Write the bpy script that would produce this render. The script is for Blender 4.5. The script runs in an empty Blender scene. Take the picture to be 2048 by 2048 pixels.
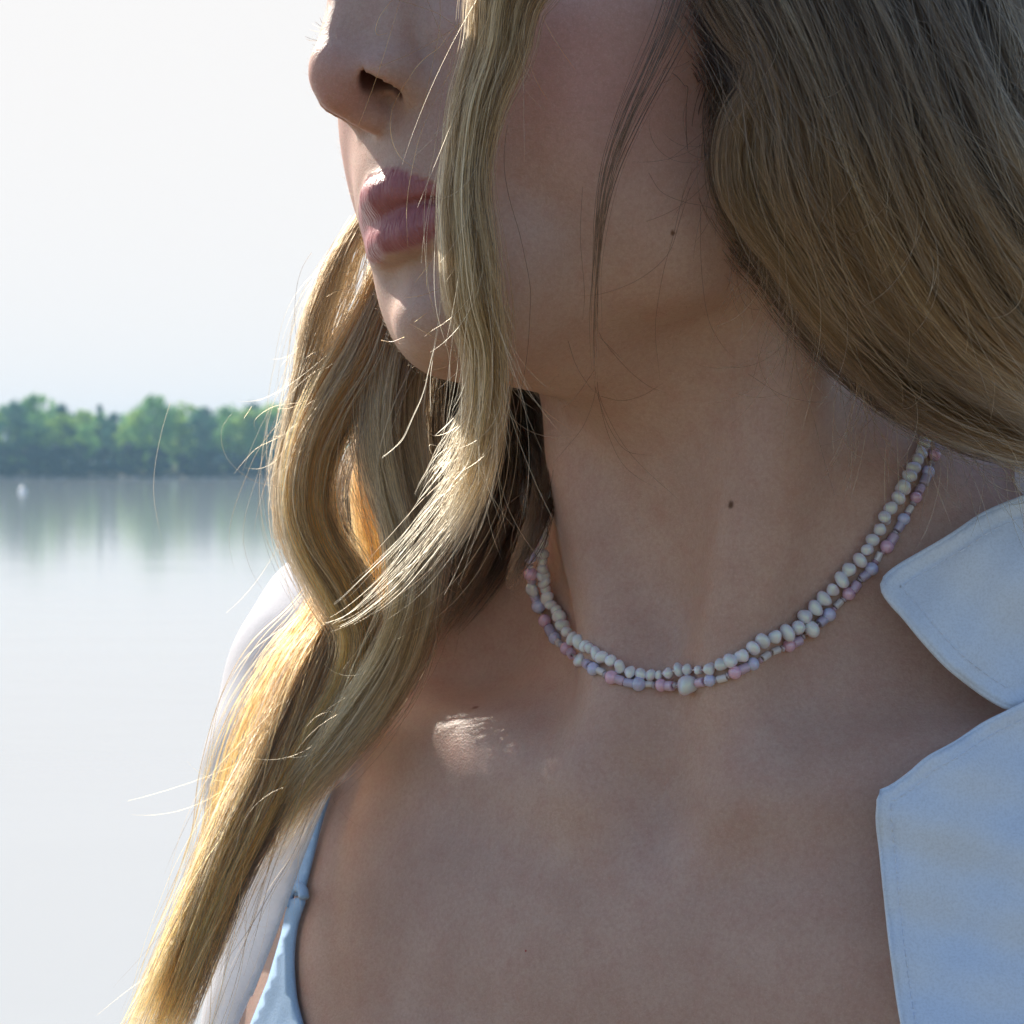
import bpy, math
import numpy as np
from mathutils import Vector
import openvdb as vdb

R = math.radians
rng = np.random.default_rng(7)
scene = bpy.context.scene
COL = scene.collection

# ------------------------------------------------------------------ camera
EYE = 1.45                      # lens height above the water
FPX = 5325.0                    # focal length counted in pixels of a 2048 picture
HORIZON = 930.0                 # row of the horizon
cam_data = bpy.data.cameras.new('camera')
cam = bpy.data.objects.new('camera', cam_data)
COL.objects.link(cam)
cam.location = (0, 0, EYE)
cam.rotation_euler = (R(90), 0, 0)
cam_data.sensor_width = 36
cam_data.lens = FPX / 2048 * 36
cam_data.shift_y = -(1024 - HORIZON) / 2048
cam_data.clip_start = 0.05
cam_data.clip_end = 6000
cam_data.dof.use_dof = True
cam_data.dof.focus_distance = 0.69
cam_data.dof.aperture_fstop = 45
scene.camera = cam

# ------------------------------------------------------------------ sky, sun, exposure
SUN_EL, SUN_AZ = R(37), R(-34)          # azimuth from +Y towards +X
sun_vec = Vector((math.cos(SUN_EL) * math.sin(SUN_AZ), math.cos(SUN_EL) * math.cos(SUN_AZ), math.sin(SUN_EL)))
world = bpy.data.worlds.new('World')
scene.world = world
world.use_nodes = True
wt = world.node_tree
wt.nodes.clear()
w_out = wt.nodes.new('ShaderNodeOutputWorld')
w_bg = wt.nodes.new('ShaderNodeBackground')
w_sky = wt.nodes.new('ShaderNodeTexSky')
w_sky.sky_type = 'NISHITA'
w_sky.sun_disc = False
w_sky.sun_elevation = SUN_EL
w_sky.sun_rotation = SUN_AZ
w_sky.air_density = 1.0
w_sky.dust_density = 0.8
w_sky.ozone_density = 1.0
w_bg.inputs['Strength'].default_value = 0.085
# thin even haze: no part of the sky gets brighter than a pale grey white
w_max = wt.nodes.new('ShaderNodeMix')
w_max.data_type = 'RGBA'; w_max.blend_type = 'DARKEN'
w_max.inputs[0].default_value = 1.0
w_max.inputs[7].default_value = (5.05, 4.95, 4.90, 1)
wt.links.new(w_sky.outputs['Color'], w_max.inputs[6])
wt.links.new(w_max.outputs[2], w_bg.inputs['Color'])
wt.links.new(w_bg.outputs['Background'], w_out.inputs['Surface'])
sun_data = bpy.data.lights.new('sun', 'SUN')
sun_data.energy = 4.5
sun_data.angle = R(0.5)
sun_data.color = (1.0, 0.93, 0.82)
sun = bpy.data.objects.new('sun', sun_data)
COL.objects.link(sun)
sun.rotation_euler = sun_vec.to_track_quat('Z', 'Y').to_euler()

scene.view_settings.view_transform = 'Standard'
scene.view_settings.look = 'None'
scene.view_settings.exposure = 1.18
scene.view_settings.gamma = 1.0
scene.view_settings.use_curve_mapping = False
scene.render.film_transparent = False
scene.cycles.max_bounces = 10
scene.cycles.transmission_bounces = 8
scene.cycles.caustics_reflective = False
scene.cycles.caustics_refractive = False
scene.cycles.sample_clamp_indirect = 1.0
scene.cycles.blur_glossy = 8.0
scene.cycles.use_denoising = True
scene.cycles.denoising_input_passes = 'RGB_ALBEDO_NORMAL'
scene.cycles.denoising_prefilter = 'ACCURATE'

DEV = ''                        # 'body' or '1' build a lighter draft

# ------------------------------------------------------------------ helpers
def P(px, py, d):
    """the place that lies d metres away from the lens plane, seen at pixel (px, py) of the 2048 picture"""
    return np.array([(px - 1024.0) / FPX * d, d, EYE - (py - HORIZON) / FPX * d])

def to_px(X):
    X = np.asarray(X)
    return np.stack([1024 + FPX * X[..., 0] / X[..., 1], HORIZON - FPX * (X[..., 2] - EYE) / X[..., 1]], -1)

def tag(o, label=None, cat=None, group=None, kind=None):
    if label: o['label'] = label
    if cat: o['category'] = cat
    if group: o['group'] = group
    if kind: o['kind'] = kind
    return o

def link(name, data, parent=None, mat=None):
    o = bpy.data.objects.new(name, data)
    COL.objects.link(o)
    if parent is not None:
        o.parent = parent
    if mat is not None:
        data.materials.append(mat)
    return o

def mesh_of(name, v, f, smooth=True):
    m = bpy.data.meshes.new(name)
    m.from_pydata([tuple(map(float, a)) for a in v], [], [tuple(map(int, a)) for a in f])
    if smooth:
        m.polygons.foreach_set('use_smooth', np.ones(len(m.polygons), bool))
    m.update()
    return m

def new_mat(name):
    m = bpy.data.materials.new(name)
    m.use_nodes = True
    nt = m.node_tree
    b = nt.nodes['Principled BSDF']
    return m, nt, b

def node(nt, typ, **kw):
    n = nt.nodes.new(typ)
    for k, v in kw.items():
        if k in n.inputs.keys():
            n.inputs[k].default_value = v
        else:
            setattr(n, k, v)
    return n

# ------------------------------------------------------------------ distance functions (millimetres)
def ell(p, c, r, q=None):
    x = (p[0] - c[0]); y = (p[1] - c[1]); z = (p[2] - c[2])
    if q is not None:                                   # tilt about x (radians): y towards z
        cq, sq = math.cos(q), math.sin(q)
        y, z = y * cq + z * sq, -y * sq + z * cq
    k0 = np.sqrt((x / r[0]) ** 2 + (y / r[1]) ** 2 + (z / r[2]) ** 2) + 1e-6
    k1 = np.sqrt((x / r[0] ** 2) ** 2 + (y / r[1] ** 2) ** 2 + (z / r[2] ** 2) ** 2) + 1e-6
    return k0 * (k0 - 1) / k1

def cone(p, a, b, ra, rb):
    a = np.asarray(a, float); b = np.asarray(b, float); d = b - a
    px, py, pz = p[0] - a[0], p[1] - a[1], p[2] - a[2]
    t = np.clip((px * d[0] + py * d[1] + pz * d[2]) / float(d @ d), 0, 1)
    return np.sqrt((px - t * d[0]) ** 2 + (py - t * d[1]) ** 2 + (pz - t * d[2]) ** 2) - (ra + (rb - ra) * t)

def chain(p, pts):
    r = None
    for (a, b) in zip(pts[:-1], pts[1:]):
        s = cone(p, a[:3], b[:3], a[3], b[3])
        r = s if r is None else np.minimum(r, s)
    return r

def su(a, b, k):
    h = np.maximum(k - np.abs(a - b), 0) / k
    return np.minimum(a, b) - h * h * k * 0.25

def sub(a, b, k):
    return -su(-a, b, k)

# head frame: x her left, y where the face points, z up; origin under the nose
HY, HP, HR = R(54), R(4), R(10)
_f0 = np.array([-math.sin(HY), -math.cos(HY), 0]); _l0 = np.array([math.cos(HY), -math.sin(HY), 0]); _u0 = np.array([0, 0, 1.0])
_f = math.cos(HP) * _f0 + math.sin(HP) * _u0; _u1 = math.cos(HP) * _u0 - math.sin(HP) * _f0
_l = math.cos(HR) * _l0 + math.sin(HR) * _u1; _u = math.cos(HR) * _u1 - math.sin(HR) * _l0
HB = np.stack([_l, _f, _u])                     # rows
HO = P(738, 255, 0.700)
# torso frame: origin at the root of the neck
TY = R(28)
TB = np.array([[math.cos(TY), -math.sin(TY), 0], [-math.sin(TY), -math.cos(TY), 0], [0, 0, 1.0]])
TO = P(1485, 1230, 0.768)

def local(X, O, B):
    q = (X - O) * 1000.0
    return (q @ B.T).T.astype(np.float32)

def head_pt(x, y, z):
    return HO + 0.001 * (np.array([x, y, z]) @ HB)

def torso_pt(x, y, z):
    return TO + 0.001 * (np.array([x, y, z]) @ TB)

UP_LIP = [(0, -5.0, -18.2, 6.0), (5, -6.4, -17.7, 5.8), (12, -10.6, -18.9, 4.3), (18, -14.0, -21.0, 3.0), (25, -18.6, -24.0, 1.4)]
LO_LIP = [(0, -6.4, -29.8, 5.2), (6, -8.0, -29.4, 5.3), (12, -11.6, -28.4, 5.0), (18, -15.4, -27.2, 4.0), (25, -19.0, -24.8, 1.6)]

def lips(p):
    q = (np.abs(p[0]), p[1], p[2])
    return chain(q, UP_LIP), chain(q, LO_LIP)

def head_sdf(p):
    q = (np.abs(p[0]), p[1], p[2])
    d = ell(q, (0, -95, 62), (74, 96, 84))
    d = su(d, ell(q, (0, -55, 8), (54, 46, 62)), 20)
    d = su(d, ell(q, (30, -45, 12), (26, 24, 30)), 18)
    d = su(d, ell(q, (52, -62, 22), (15, 24, 16)), 18)
    d = su(d, cone(q, (46, -88, -22), (14, -32, -48), 16, 12), 16)
    d = su(d, ell(q, (42, -68, -10), (19, 33, 38)), 18)
    d = su(d, cone(q, (0, -44, -44), (0, -98, -40), 18, 34), 18)
    d = su(d, ell(q, (0, -24, -14), (28, 20, 26)), 14)
    d = su(d, ell(q, (0, -21, -49.5), (14, 12.5, 12)), 9)
    d = su(d, ell(q, (17, -32, -36), (15, 14, 16)), 12)
    # eye hollow and lid
    d = sub(d, ell(q, (32, -2, 40), (18, 12, 12)), 12)
    d = su(d, ell(q, (31, -19, 40), (13, 10, 11)), 4)
    # nose
    n = chain(q, [(0, 0, 54, 6.8), (0, 4.0, 31, 6.8), (0, 8.4, 17, 7.0)])
    n = su(n, ell(q, (0, 8.0, 12.2), (8.6, 8.0, 8.0)), 5)
    n = su(n, cone(q, (6, -6, 44), (8.5, -2, 16), 7.5, 7.5), 8)
    n = su(n, ell(q, (11.4, -2.5, 11.6), (5.8, 10.8, 6.2)), 3)
    n = su(n, ell(q, (12.6, -8, 8.2), (5.0, 5.6, 5.4)), 3)
    n = su(n, cone(q, (0, 9.5, 6.8), (0, -1, 3.0), 3.8, 4.2), 3.5)
    d = su(d, n, 3.5)
    d = sub(d, cone(q, (0, 2.6, -3), (0, 2.2, -9.5), 2.0, 2.8), 4)
    d = sub(d, ell(q, (9.4, 1.6, 9.6), (3.9, 6.2, 7.6), 0.0), 2.0)
    d = su(d, ell(q, (0, -1, 8.5), (3.3, 11, 9.5)), 1.5)
    # mouth
    d = sub(d, cone(q, (0, -1.5, -39.0), (9, -5, -38.5), 4.0, 3.6), 9)
    u, l = lips(p)
    d = su(d, u, 4.0)
    d = su(d, l, 3.5)
    st = chain(q, [(0, -0.6, -24.5, 0.6), (7, -3.4, -22.9, 1.0), (13, -7.2, -22.6, 1.2), (18, -11.0, -23.0, 1.3), (26.5, -17.4, -24.4, 1.7)])
    st = st + 0.5 * np.maximum(-p[0] - 1.0, 0)
    d = sub(d, st, 1.3)
    return d

NECK_TOP = local(head_pt(1, -117, -20)[None], TO, TB)[:, 0]

def torso_sdf(p):
    q = (np.abs(p[0]), p[1], p[2])
    d = cone(p, (11, -11, -10), NECK_TOP, 49, 43)
    d = su(d, cone(q, (20, -30, 30), (134, -30, -33), 36, 40), 40)
    d = su(d, ell(q, (138, -24, -54), (44, 47, 47)), 30)
    d = su(d, cone(q, (142, -22, -70), (166, -12, -340), 41, 36), 25)
    d = su(d, ell(q, (92, 16, -150), (56, 36, 90)), 30)
    d = su(d, ell(q, (0, -22, -210), (142, 92, 200)), 30)
    d = su(d, ell(q, (0, 0, -100), (122, 64, 80)), 40)
    d = su(d, cone(q, (16, 52, -46), (138, 3, -33), 8, 9), 20)
    d = su(d, ell(q, (72, 52, -205), (62, 46, 66)), 40)
    d = su(d, cone(p, (12, 50, -34), local(head_pt(64, -112, 8)[None], TO, TB)[:, 0], 7, 12), 22)
    d = su(d, cone(p, (-12, 50, -34), local(head_pt(-64, -112, 8)[None], TO, TB)[:, 0], 7, 12), 22)
    d = sub(d, ell(p, (0, 66, -36), (12, 9, 14)), 22)
    return d

def body_sdf(X):
    h = head_sdf(local(X, HO, HB))
    t = torso_sdf(local(X, TO, TB))
    return su(h, t, 16)

def sdf_mesh(fn, lo, hi, h):
    """sparse sampling of a distance function in blocks near its surface -> smooth quads"""
    B = 16
    lo = np.array(lo); hi = np.array(hi)
    nb = np.ceil((hi - lo) / (B * h)).astype(int)
    ijk = np.stack(np.meshgrid(*[np.arange(n) for n in nb], indexing='ij'), -1).reshape(-1, 3)
    cen = lo + (ijk + 0.5) * B * h
    dc = fn(cen) * 0.001
    half = B * h * 0.5 * math.sqrt(3)
    near = np.abs(dc) < half * 1.5 + 0.004
    g = vdb.FloatGrid(3.0 * h)
    off = np.stack(np.meshgrid(*[np.arange(B)] * 3, indexing='ij'), -1).reshape(-1, 3)
    for i in ijk[(~near) & (dc < 0)]:
        g.fill(tuple(int(a) for a in i * B), tuple(int(a) for a in i * B + B - 1), -3.0 * h)
    sel = ijk[near]
    for s in range(0, len(sel), 64):
        ch = sel[s:s + 64]
        X = lo + ((ch[:, None, :] * B + off[None]) + 0.0) * h
        v = (fn(X.reshape(-1, 3)) * 0.001).reshape(len(ch), B, B, B).astype(np.float32)
        for k, i in enumerate(ch):
            g.copyFromArray(v[k], ijk=tuple(int(a) for a in i * B))
    p, q = g.convertToQuads(isovalue=0.0)
    return lo + p * h, q[:, ::-1]

def ray_hit(px, py, off=0.0, d0=0.45, d1=1.0, fn=None):
    """distance along the lens axis at which a look through a pixel meets the body (plus off metres)"""
    px = np.atleast_1d(np.asarray(px, float)); py = np.atleast_1d(np.asarray(py, float))
    d = np.full(px.shape, d0)
    r = np.stack([(px - 1024) / FPX, np.ones_like(px), -(py - HORIZON) / FPX], -1)
    E0 = np.array([0, 0, EYE])
    for _ in range(75):
        v = (fn or body_sdf)(E0 + r * d[:, None]) * 0.001 - off
        d = np.minimum(d + np.maximum(v, -0.01) * 0.8, d1)
    return d

# ------------------------------------------------------------------ ground, water, far bank
def unit(v):
    return v / (np.linalg.norm(v, axis=-1, keepdims=True) + 1e-12)

def ramp(nt, stops, fac=None):
    n = nt.nodes.new('ShaderNodeValToRGB')
    e = n.color_ramp.elements
    while len(e) < len(stops):
        e.new(0.5)
    for k, (p, c) in enumerate(stops):
        e[k].position = p
        e[k].color = (*c, 1)
    if fac is not None:
        nt.links.new(fac, n.inputs['Fac'])
    return n

def noise(nt, scale, detail=3.0, rough=0.55, vec=None):
    n = nt.nodes.new('ShaderNodeTexNoise')
    n.inputs['Scale'].default_value = scale
    n.inputs['Detail'].default_value = detail
    n.inputs['Roughness'].default_value = rough
    if vec is not None:
        nt.links.new(vec, n.inputs['Vector'])
    return n

def bump(nt, b, height, strength, dist):
    n = nt.nodes.new('ShaderNodeBump')
    n.inputs['Strength'].default_value = strength
    n.inputs['Distance'].default_value = dist
    nt.links.new(height, n.inputs['Height'])
    nt.links.new(n.outputs['Normal'], b.inputs['Normal'])
    return n

SHORE = 285.0
gm, nt, b = new_mat('bank_soil')
geo = nt.nodes.new('ShaderNodeNewGeometry')
n1 = noise(nt, 1.5, 6, 0.6, geo.outputs['Position'])
rp = ramp(nt, [(0.3, (0.07, 0.065, 0.035)), (0.7, (0.16, 0.13, 0.085))], n1.outputs['Fac'])
nt.links.new(rp.outputs['Color'], b.inputs['Base Color'])
b.inputs['Roughness'].default_value = 0.95
prof = [(-3000, 0.6), (-60, 0.5), (-2, 0.10), (2.6, 0.06), (3.4, -0.12), (8, -1.2), (SHORE - 8, -1.2), (SHORE - 1, -0.05), (SHORE + 1.5, 0.35), (SHORE + 12, 0.9), (SHORE + 200, 2.0), (5000, 2.0)]
xs = np.array([-4000, -900, -300, -100, -30, -8, 0, 8, 30, 100, 300, 900, 4000], float)
gv = [(x, y, z) for (y, z) in prof for x in xs]
nx = len(xs)
gf = [(i * nx + j, i * nx + j + 1, (i + 1) * nx + j + 1, (i + 1) * nx + j) for i in range(len(prof) - 1) for j in range(nx - 1)]
ground = tag(link('ground', mesh_of('ground', gv, gf), mat=gm), kind='structure')

wm, nt, b = new_mat('river_water')
b.inputs['Base Color'].default_value = (0.335, 0.355, 0.375, 1)
b.inputs['IOR'].default_value = 1.333
b.inputs['Roughness'].default_value = 0.06
b.inputs['Specular IOR Level'].default_value = 0.5
geo = nt.nodes.new('ShaderNodeNewGeometry')
mp = nt.nodes.new('ShaderNodeMapping')
mp.inputs['Scale'].default_value = (0.35, 1.0, 1.0)
nt.links.new(geo.outputs['Position'], mp.inputs['Vector'])
n1 = noise(nt, 0.9, 4, 0.5, mp.outputs['Vector'])
bump(nt, b, n1.outputs['Fac'], 0.10, 0.06)
ys = np.array([2.4, 4, 6, 9, 14, 22, 35, 60, 100, 160, 230, SHORE + 2])
wv = [(x, y, 0.0) for y in ys for x in xs]
wf = [(i * nx + j, i * nx + j + 1, (i + 1) * nx + j + 1, (i + 1) * nx + j) for i in range(len(ys) - 1) for j in range(nx - 1)]
water = tag(link('river_water', mesh_of('river_water', wv, wf), mat=wm), kind='structure')

# ------------------------------------------------------------------ trees on the far bank
def leaf_mat(name, c0, c1):
    m, nt, b = new_mat(name)
    geo = nt.nodes.new('ShaderNodeNewGeometry')
    n = noise(nt, 0.45, 3, 0.6, geo.outputs['Position'])
    rp = ramp(nt, [(0.3, c0), (0.72, c1)], n.outputs['Fac'])
    nt.links.new(rp.outputs['Color'], b.inputs['Base Color'])
    b.inputs['Roughness'].default_value = 0.7
    tr = nt.nodes.new('ShaderNodeBsdfTranslucent')
    nt.links.new(rp.outputs['Color'], tr.inputs['Color'])
    mx = nt.nodes.new('ShaderNodeMixShader')
    mx.inputs['Fac'].default_value = 0.35
    nt.links.new(b.outputs['BSDF'], mx.inputs[1]); nt.links.new(tr.outputs['BSDF'], mx.inputs[2])
    nt.links.new(mx.outputs['Shader'], nt.nodes['Material Output'].inputs['Surface'])
    return m

LEAF = {
    'bright': leaf_mat('leaves_bright', (0.20, 0.35, 0.06), (0.44, 0.62, 0.12)),
    'mid': leaf_mat('leaves_mid', (0.12, 0.27, 0.07), (0.28, 0.52, 0.13)),
    'dark': leaf_mat('leaves_dark', (0.03, 0.10, 0.07), (0.085, 0.22, 0.13)),
}
LEAF['shore'] = leaf_mat('leaves_shade', (0.010, 0.040, 0.036), (0.030, 0.085, 0.065))  # shade at the foot of the treeline put into the leaf colour
bark, nt, b = new_mat('bark')
b.inputs['Base Color'].default_value = (0.07, 0.055, 0.045, 1)
b.inputs['Roughness'].default_value = 0.9

def crown_mesh(name, seed, h, w, form):
    g = np.random.default_rng(seed)
    clumps = []
    for k in range(34 if form != 'pointed' else 40):
        t = g.uniform(0.06, 1.0)
        if form == 'pointed':
            rad = w * (1.02 - t) * g.uniform(0.2, 1.0)
        else:
            rad = w * math.sqrt(max(0.05, 1 - (1.75 * (t - 0.42)) ** 2)) * g.uniform(0.15, 1.0)
        a = g.uniform(0, 2 * math.pi)
        clumps.append((rad * math.cos(a), rad * math.sin(a), h * t, g.uniform(0.10, 0.19) * h * (0.55 * (1.1 - t) + 0.08 if form == 'pointed' else 1.12 - 0.5 * t)))
    v, f = [], []
    for (cx, cy, cz, cr) in clumps:
        for _ in range(75):
            dv = g.normal(size=3); dv /= np.linalg.norm(dv)
            p = np.array([cx, cy, cz]) + dv * cr * g.uniform(0.3, 1.0) ** 0.7 * g.choice([1.0, 1.0, 1.35]) * np.array([1, 1, 0.9])
            if p[2] < 0.15: p[2] = g.uniform(0.1, 0.6)
            s = g.uniform(0.08, 0.22)
            a = g.normal(size=3); a /= np.linalg.norm(a)
            c = np.cross(a, dv + 0.4 * g.normal(size=3)); c /= (np.linalg.norm(c) + 1e-6)
            i = len(v)
            v += [p - a * s, p + c * s * 0.7, p + a * s, p - c * s * 0.7]
            f.append((i, i + 1, i + 2, i + 3))
    return mesh_of(name, v, f, smooth=False)

def trunk_mesh(name, seed, h):
    g = np.random.default_rng(seed)
    v, f = [], []
    def tube(pts, rs):
        b0 = len(v)
        for (p, rr) in zip(pts, rs):
            for k in range(6):
                a = k * math.pi / 3
                v.append((p[0] + rr * math.cos(a), p[1] + rr * math.sin(a), p[2]))
        for i in range(len(pts) - 1):
            for k in range(6):
                f.append((b0 + i * 6 + k, b0 + i * 6 + (k + 1) % 6, b0 + i * 6 + 6 + (k + 1) % 6, b0 + i * 6 + 6 + k))
    tube([(0, 0, -0.3), (0.1, 0, h * 0.3), (0.0, 0.1, h * 0.6), (0.1, 0.1, h * 0.9)], [0.2, 0.15, 0.10, 0.03])
    for k in range(5):
        a = g.uniform(0, 6.28); z = h * g.uniform(0.2, 0.6); l = h * g.uniform(0.2, 0.35)
        tube([(0, 0, z), (math.cos(a) * l * 0.5, math.sin(a) * l * 0.5, z + l * 0.4), (math.cos(a) * l, math.sin(a) * l, z + l * 0.9)], [0.08, 0.05, 0.02])
    return mesh_of(name, v, f)

KIND = {}
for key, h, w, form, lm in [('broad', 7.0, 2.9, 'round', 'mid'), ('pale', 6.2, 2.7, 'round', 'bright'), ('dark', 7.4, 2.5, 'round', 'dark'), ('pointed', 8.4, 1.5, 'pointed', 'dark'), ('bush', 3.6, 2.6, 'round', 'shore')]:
    KIND[key] = []
    for k in range(3):
        cm = crown_mesh('crown', hash(key) % 1 + 11 * k + len(key) * 7 + int(h * 10), h, w, form)
        cm.materials.append(LEAF[lm])
        tm = trunk_mesh('trunk', 5 + k, h)
        tm.materials.append(bark)
        KIND[key].append((cm, tm))
TREE_LABEL = {
    'broad': 'mid green round tree in the row on the far river bank',
    'pale': 'light yellowish green round tree in the row on the far river bank',
    'dark': 'dark bluish green round tree in the row on the far river bank',
    'pointed': 'narrow dark pointed tree rising above the far river bank',
    'bush': 'low dark bush at the water edge of the far river bank'}
TREES = []
def tree(key, x, y, sc, k, rz):
    root = bpy.data.objects.new({'bush': 'bush', 'pointed': 'conifer_tree'}.get(key, 'tree'), None)
    COL.objects.link(root)
    z = 0.35 if y < SHORE + 5 else 0.7
    root.location = (x, y, z); root.rotation_euler = (0, 0, rz); root.scale = (sc * rng.uniform(0.9, 1.15), sc * rng.uniform(0.9, 1.1), sc)
    cm, tm = KIND[key][k]
    link('crown', cm, root); link('trunk', tm, root)
    TREES.append((key, x / y, y, root))
    return tag(root, TREE_LABEL[key], 'bush' if key == 'bush' else 'tree', {'bush': 'bushes along the far water edge', 'pointed': 'pointed trees on the far bank'}.get(key, key + ' trees on the far bank'))

if DEV != 'body':
    # skyline read from the photograph: (pixel column, height in metres)
    sky_x = [-60, 0, 50, 66, 90, 120, 150, 190, 230, 270, 310, 350, 400, 450, 500, 550, 600, 640]
    sky_h = [7.6, 7.8, 8.6, 9.0, 8.5, 7.9, 6.0, 8.0, 6.2, 7.3, 8.7, 8.0, 7.6, 7.5, 7.8, 7.8, 7.6, 7.5]
    px = -45.0; i = 0
    pat = ['broad', 'pale', 'dark', 'broad', 'pale', 'broad', 'dark', 'pale']
    while px < 600:
        hh = np.interp(px, sky_x, sky_h) * rng.uniform(0.92, 1.04)
        y = SHORE + rng.uniform(3.5, 8)
        key = pat[i % len(pat)]
        h0 = {'broad': 7.0, 'pale': 6.2, 'dark': 7.4}[key]
        tree(key, (px - 1024) / FPX * y, y, hh / h0 / 1.12 * rng.uniform(0.80, 1.0), i % 3, rng.uniform(0, 6.28))
        px += rng.uniform(34, 56); i += 1
    px = -40.0
    while px < 600:
        hh = np.interp(px, sky_x, sky_h)
        y = SHORE + rng.uniform(10, 16)
        key = ['dark', 'broad', 'dark', 'pale'][i % 4]
        h0 = {'broad': 7.0, 'pale': 6.2, 'dark': 7.4}[key]
        tree(key, (px - 1024) / FPX * y, y, hh / h0 / 1.10 * rng.uniform(0.96, 1.06), i % 3, rng.uniform(0, 6.28))
        px += rng.uniform(36, 60); i += 1
    for (px, hh), wh in zip([(48, 8.7), (66, 8.9), (200, 8.0)], ['first from the left edge', 'second from the left edge', 'third from the left edge']):
        y = SHORE + rng.uniform(12, 17)
        TREE_LABEL['pointed'] = 'narrow dark pointed tree rising above the far river bank, ' + wh
        tree('pointed', (px - 1024) / FPX * y, y, hh / 8.4 / 1.06, i % 3, rng.uniform(0, 6.28)); i += 1
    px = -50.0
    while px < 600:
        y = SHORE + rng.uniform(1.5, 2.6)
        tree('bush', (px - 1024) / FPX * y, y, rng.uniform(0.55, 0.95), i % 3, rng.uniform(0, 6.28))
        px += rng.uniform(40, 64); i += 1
    # a label of its own for each tree: kind, row, and its place counted from the left edge of the view
    ORD = ['first', 'second', 'third', 'fourth', 'fifth', 'sixth', 'seventh', 'eighth', 'ninth', 'tenth', 'eleventh', 'twelfth', 'thirteenth', 'fourteenth', 'fifteenth', 'sixteenth', 'seventeenth', 'eighteenth']
    LOOK = {'broad': 'mid green round tree', 'pale': 'light yellowish green round tree', 'dark': 'dark bluish green round tree', 'bush': 'low dark bush'}
    for key in LOOK:
        for row, (y0, y1) in (('in front row of far bank', (SHORE + 3, SHORE + 9)), ('in back row of far bank', (SHORE + 9, SHORE + 17)), ('at the far water edge', (SHORE, SHORE + 3))):
            got = sorted([t_ for t_ in TREES if t_[0] == key and y0 <= t_[2] < y1], key=lambda t_: t_[1])
            for q_, t_ in enumerate(got):
                t_[3]['label'] = LOOK[key] + ' ' + row + ', ' + ORD[min(q_, 17)] + ' from left'
    # the wood behind, which reads as one mass
    g = np.random.default_rng(31)
    n_ = 16000 + 90000
    wpx = np.r_[g.uniform(-70, 600, 13000), g.uniform(-2600, -90, 42000), g.uniform(600, 4200, 51000)]
    wy = SHORE + np.where((wpx > -80) & (wpx < 600), g.uniform(15, 24, n_), g.uniform(3, 22, n_))
    wtop = np.interp(wpx, sky_x, sky_h) * (0.90 + 0.06 * np.sin(wpx * 0.13) + 0.05 * np.sin(wpx * 0.31 + 1) + 0.04 * np.sin(wpx * 0.047 + 2))
    wz = wtop * np.sqrt(g.uniform(0.01, 1, n_)) + g.normal(size=n_) * 0.15
    c_ = np.stack([(wpx - 1024) / FPX * wy, wy, 0.5 + wz], -1)
    a_ = unit(g.normal(size=(n_, 3))); b2 = unit(np.cross(a_, g.normal(size=(n_, 3))))
    s_ = g.uniform(0.12, 0.30, n_)[:, None]
    wv_ = np.stack([c_ - a_ * s_, c_ + b2 * s_ * 0.7, c_ + a_ * s_, c_ - b2 * s_ * 0.7], 1).reshape(-1, 3)
    tag(link('woods', mesh_of('woods', wv_, np.arange(4 * n_).reshape(-1, 4), False), mat=LEAF['mid']), kind='stuff')
    # pale stones along the waterline
    sm, nt, b = new_mat('pale_stone')
    b.inputs['Base Color'].default_value = (0.36, 0.31, 0.29, 1)
    v, f = [], []
    for (px, n, wdt) in [(25, 10, 1.6), (110, 8, 1.6), (200, 6, 1.2), (255, 6, 1.0), (335, 5, 1.0), (420, 5, 1.2), (550, 6, 1.3)]:
        for _ in range(n):
            cx = (px - 1024) / FPX * SHORE + rng.uniform(-wdt, wdt); cy = SHORE - rng.uniform(0.1, 0.7)
            rr = rng.uniform(0.10, 0.26); i0 = len(v)
            v += [(cx - rr * 1.6, cy, -0.05), (cx, cy - rr, -0.05), (cx + rr * 1.6, cy, -0.05), (cx, cy + rr, -0.05), (cx - rr * 0.5, cy, rr * 0.7), (cx + rr * 0.6, cy - 0.02, rr * 0.6)]
            f += [(i0 + a, i0 + c, i0 + e) for a, c, e in [(0, 1, 4), (1, 5, 4), (1, 2, 5), (2, 3, 5), (3, 4, 5), (3, 0, 4)]]
    tag(link('shore_stones', mesh_of('shore_stones', v, f, False), mat=sm), kind='stuff')
    # white float on the water
    fm, nt, b = new_mat('white_float_paint')
    b.inputs['Base Color'].default_value = (0.85, 0.85, 0.85, 1)
    b.inputs['Roughness'].default_value = 0.25
    me = bpy.data.meshes.new('float')
    import bmesh
    bm = bmesh.new()
    bmesh.ops.create_uvsphere(bm, u_segments=20, v_segments=12, radius=0.22)
    for vv in bm.verts:
        vv.co.z *= 1.15
    bmesh.ops.create_cone(bm, cap_ends=True, segments=10, radius1=0.05, radius2=0.04, depth=0.16, matrix=__import__('mathutils').Matrix.Translation((0, 0, 0.31)))
    for ff in bm.faces: ff.smooth = True
    bm.to_mesh(me); bm.free()
    fo = link('float', me, mat=fm)
    fo.location = P(45, 985, EYE * FPX / (985 - HORIZON)) + np.array([0, 0, 0.02])
    tag(fo, 'small round white float lying on the river near the far bank', 'float')

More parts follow.
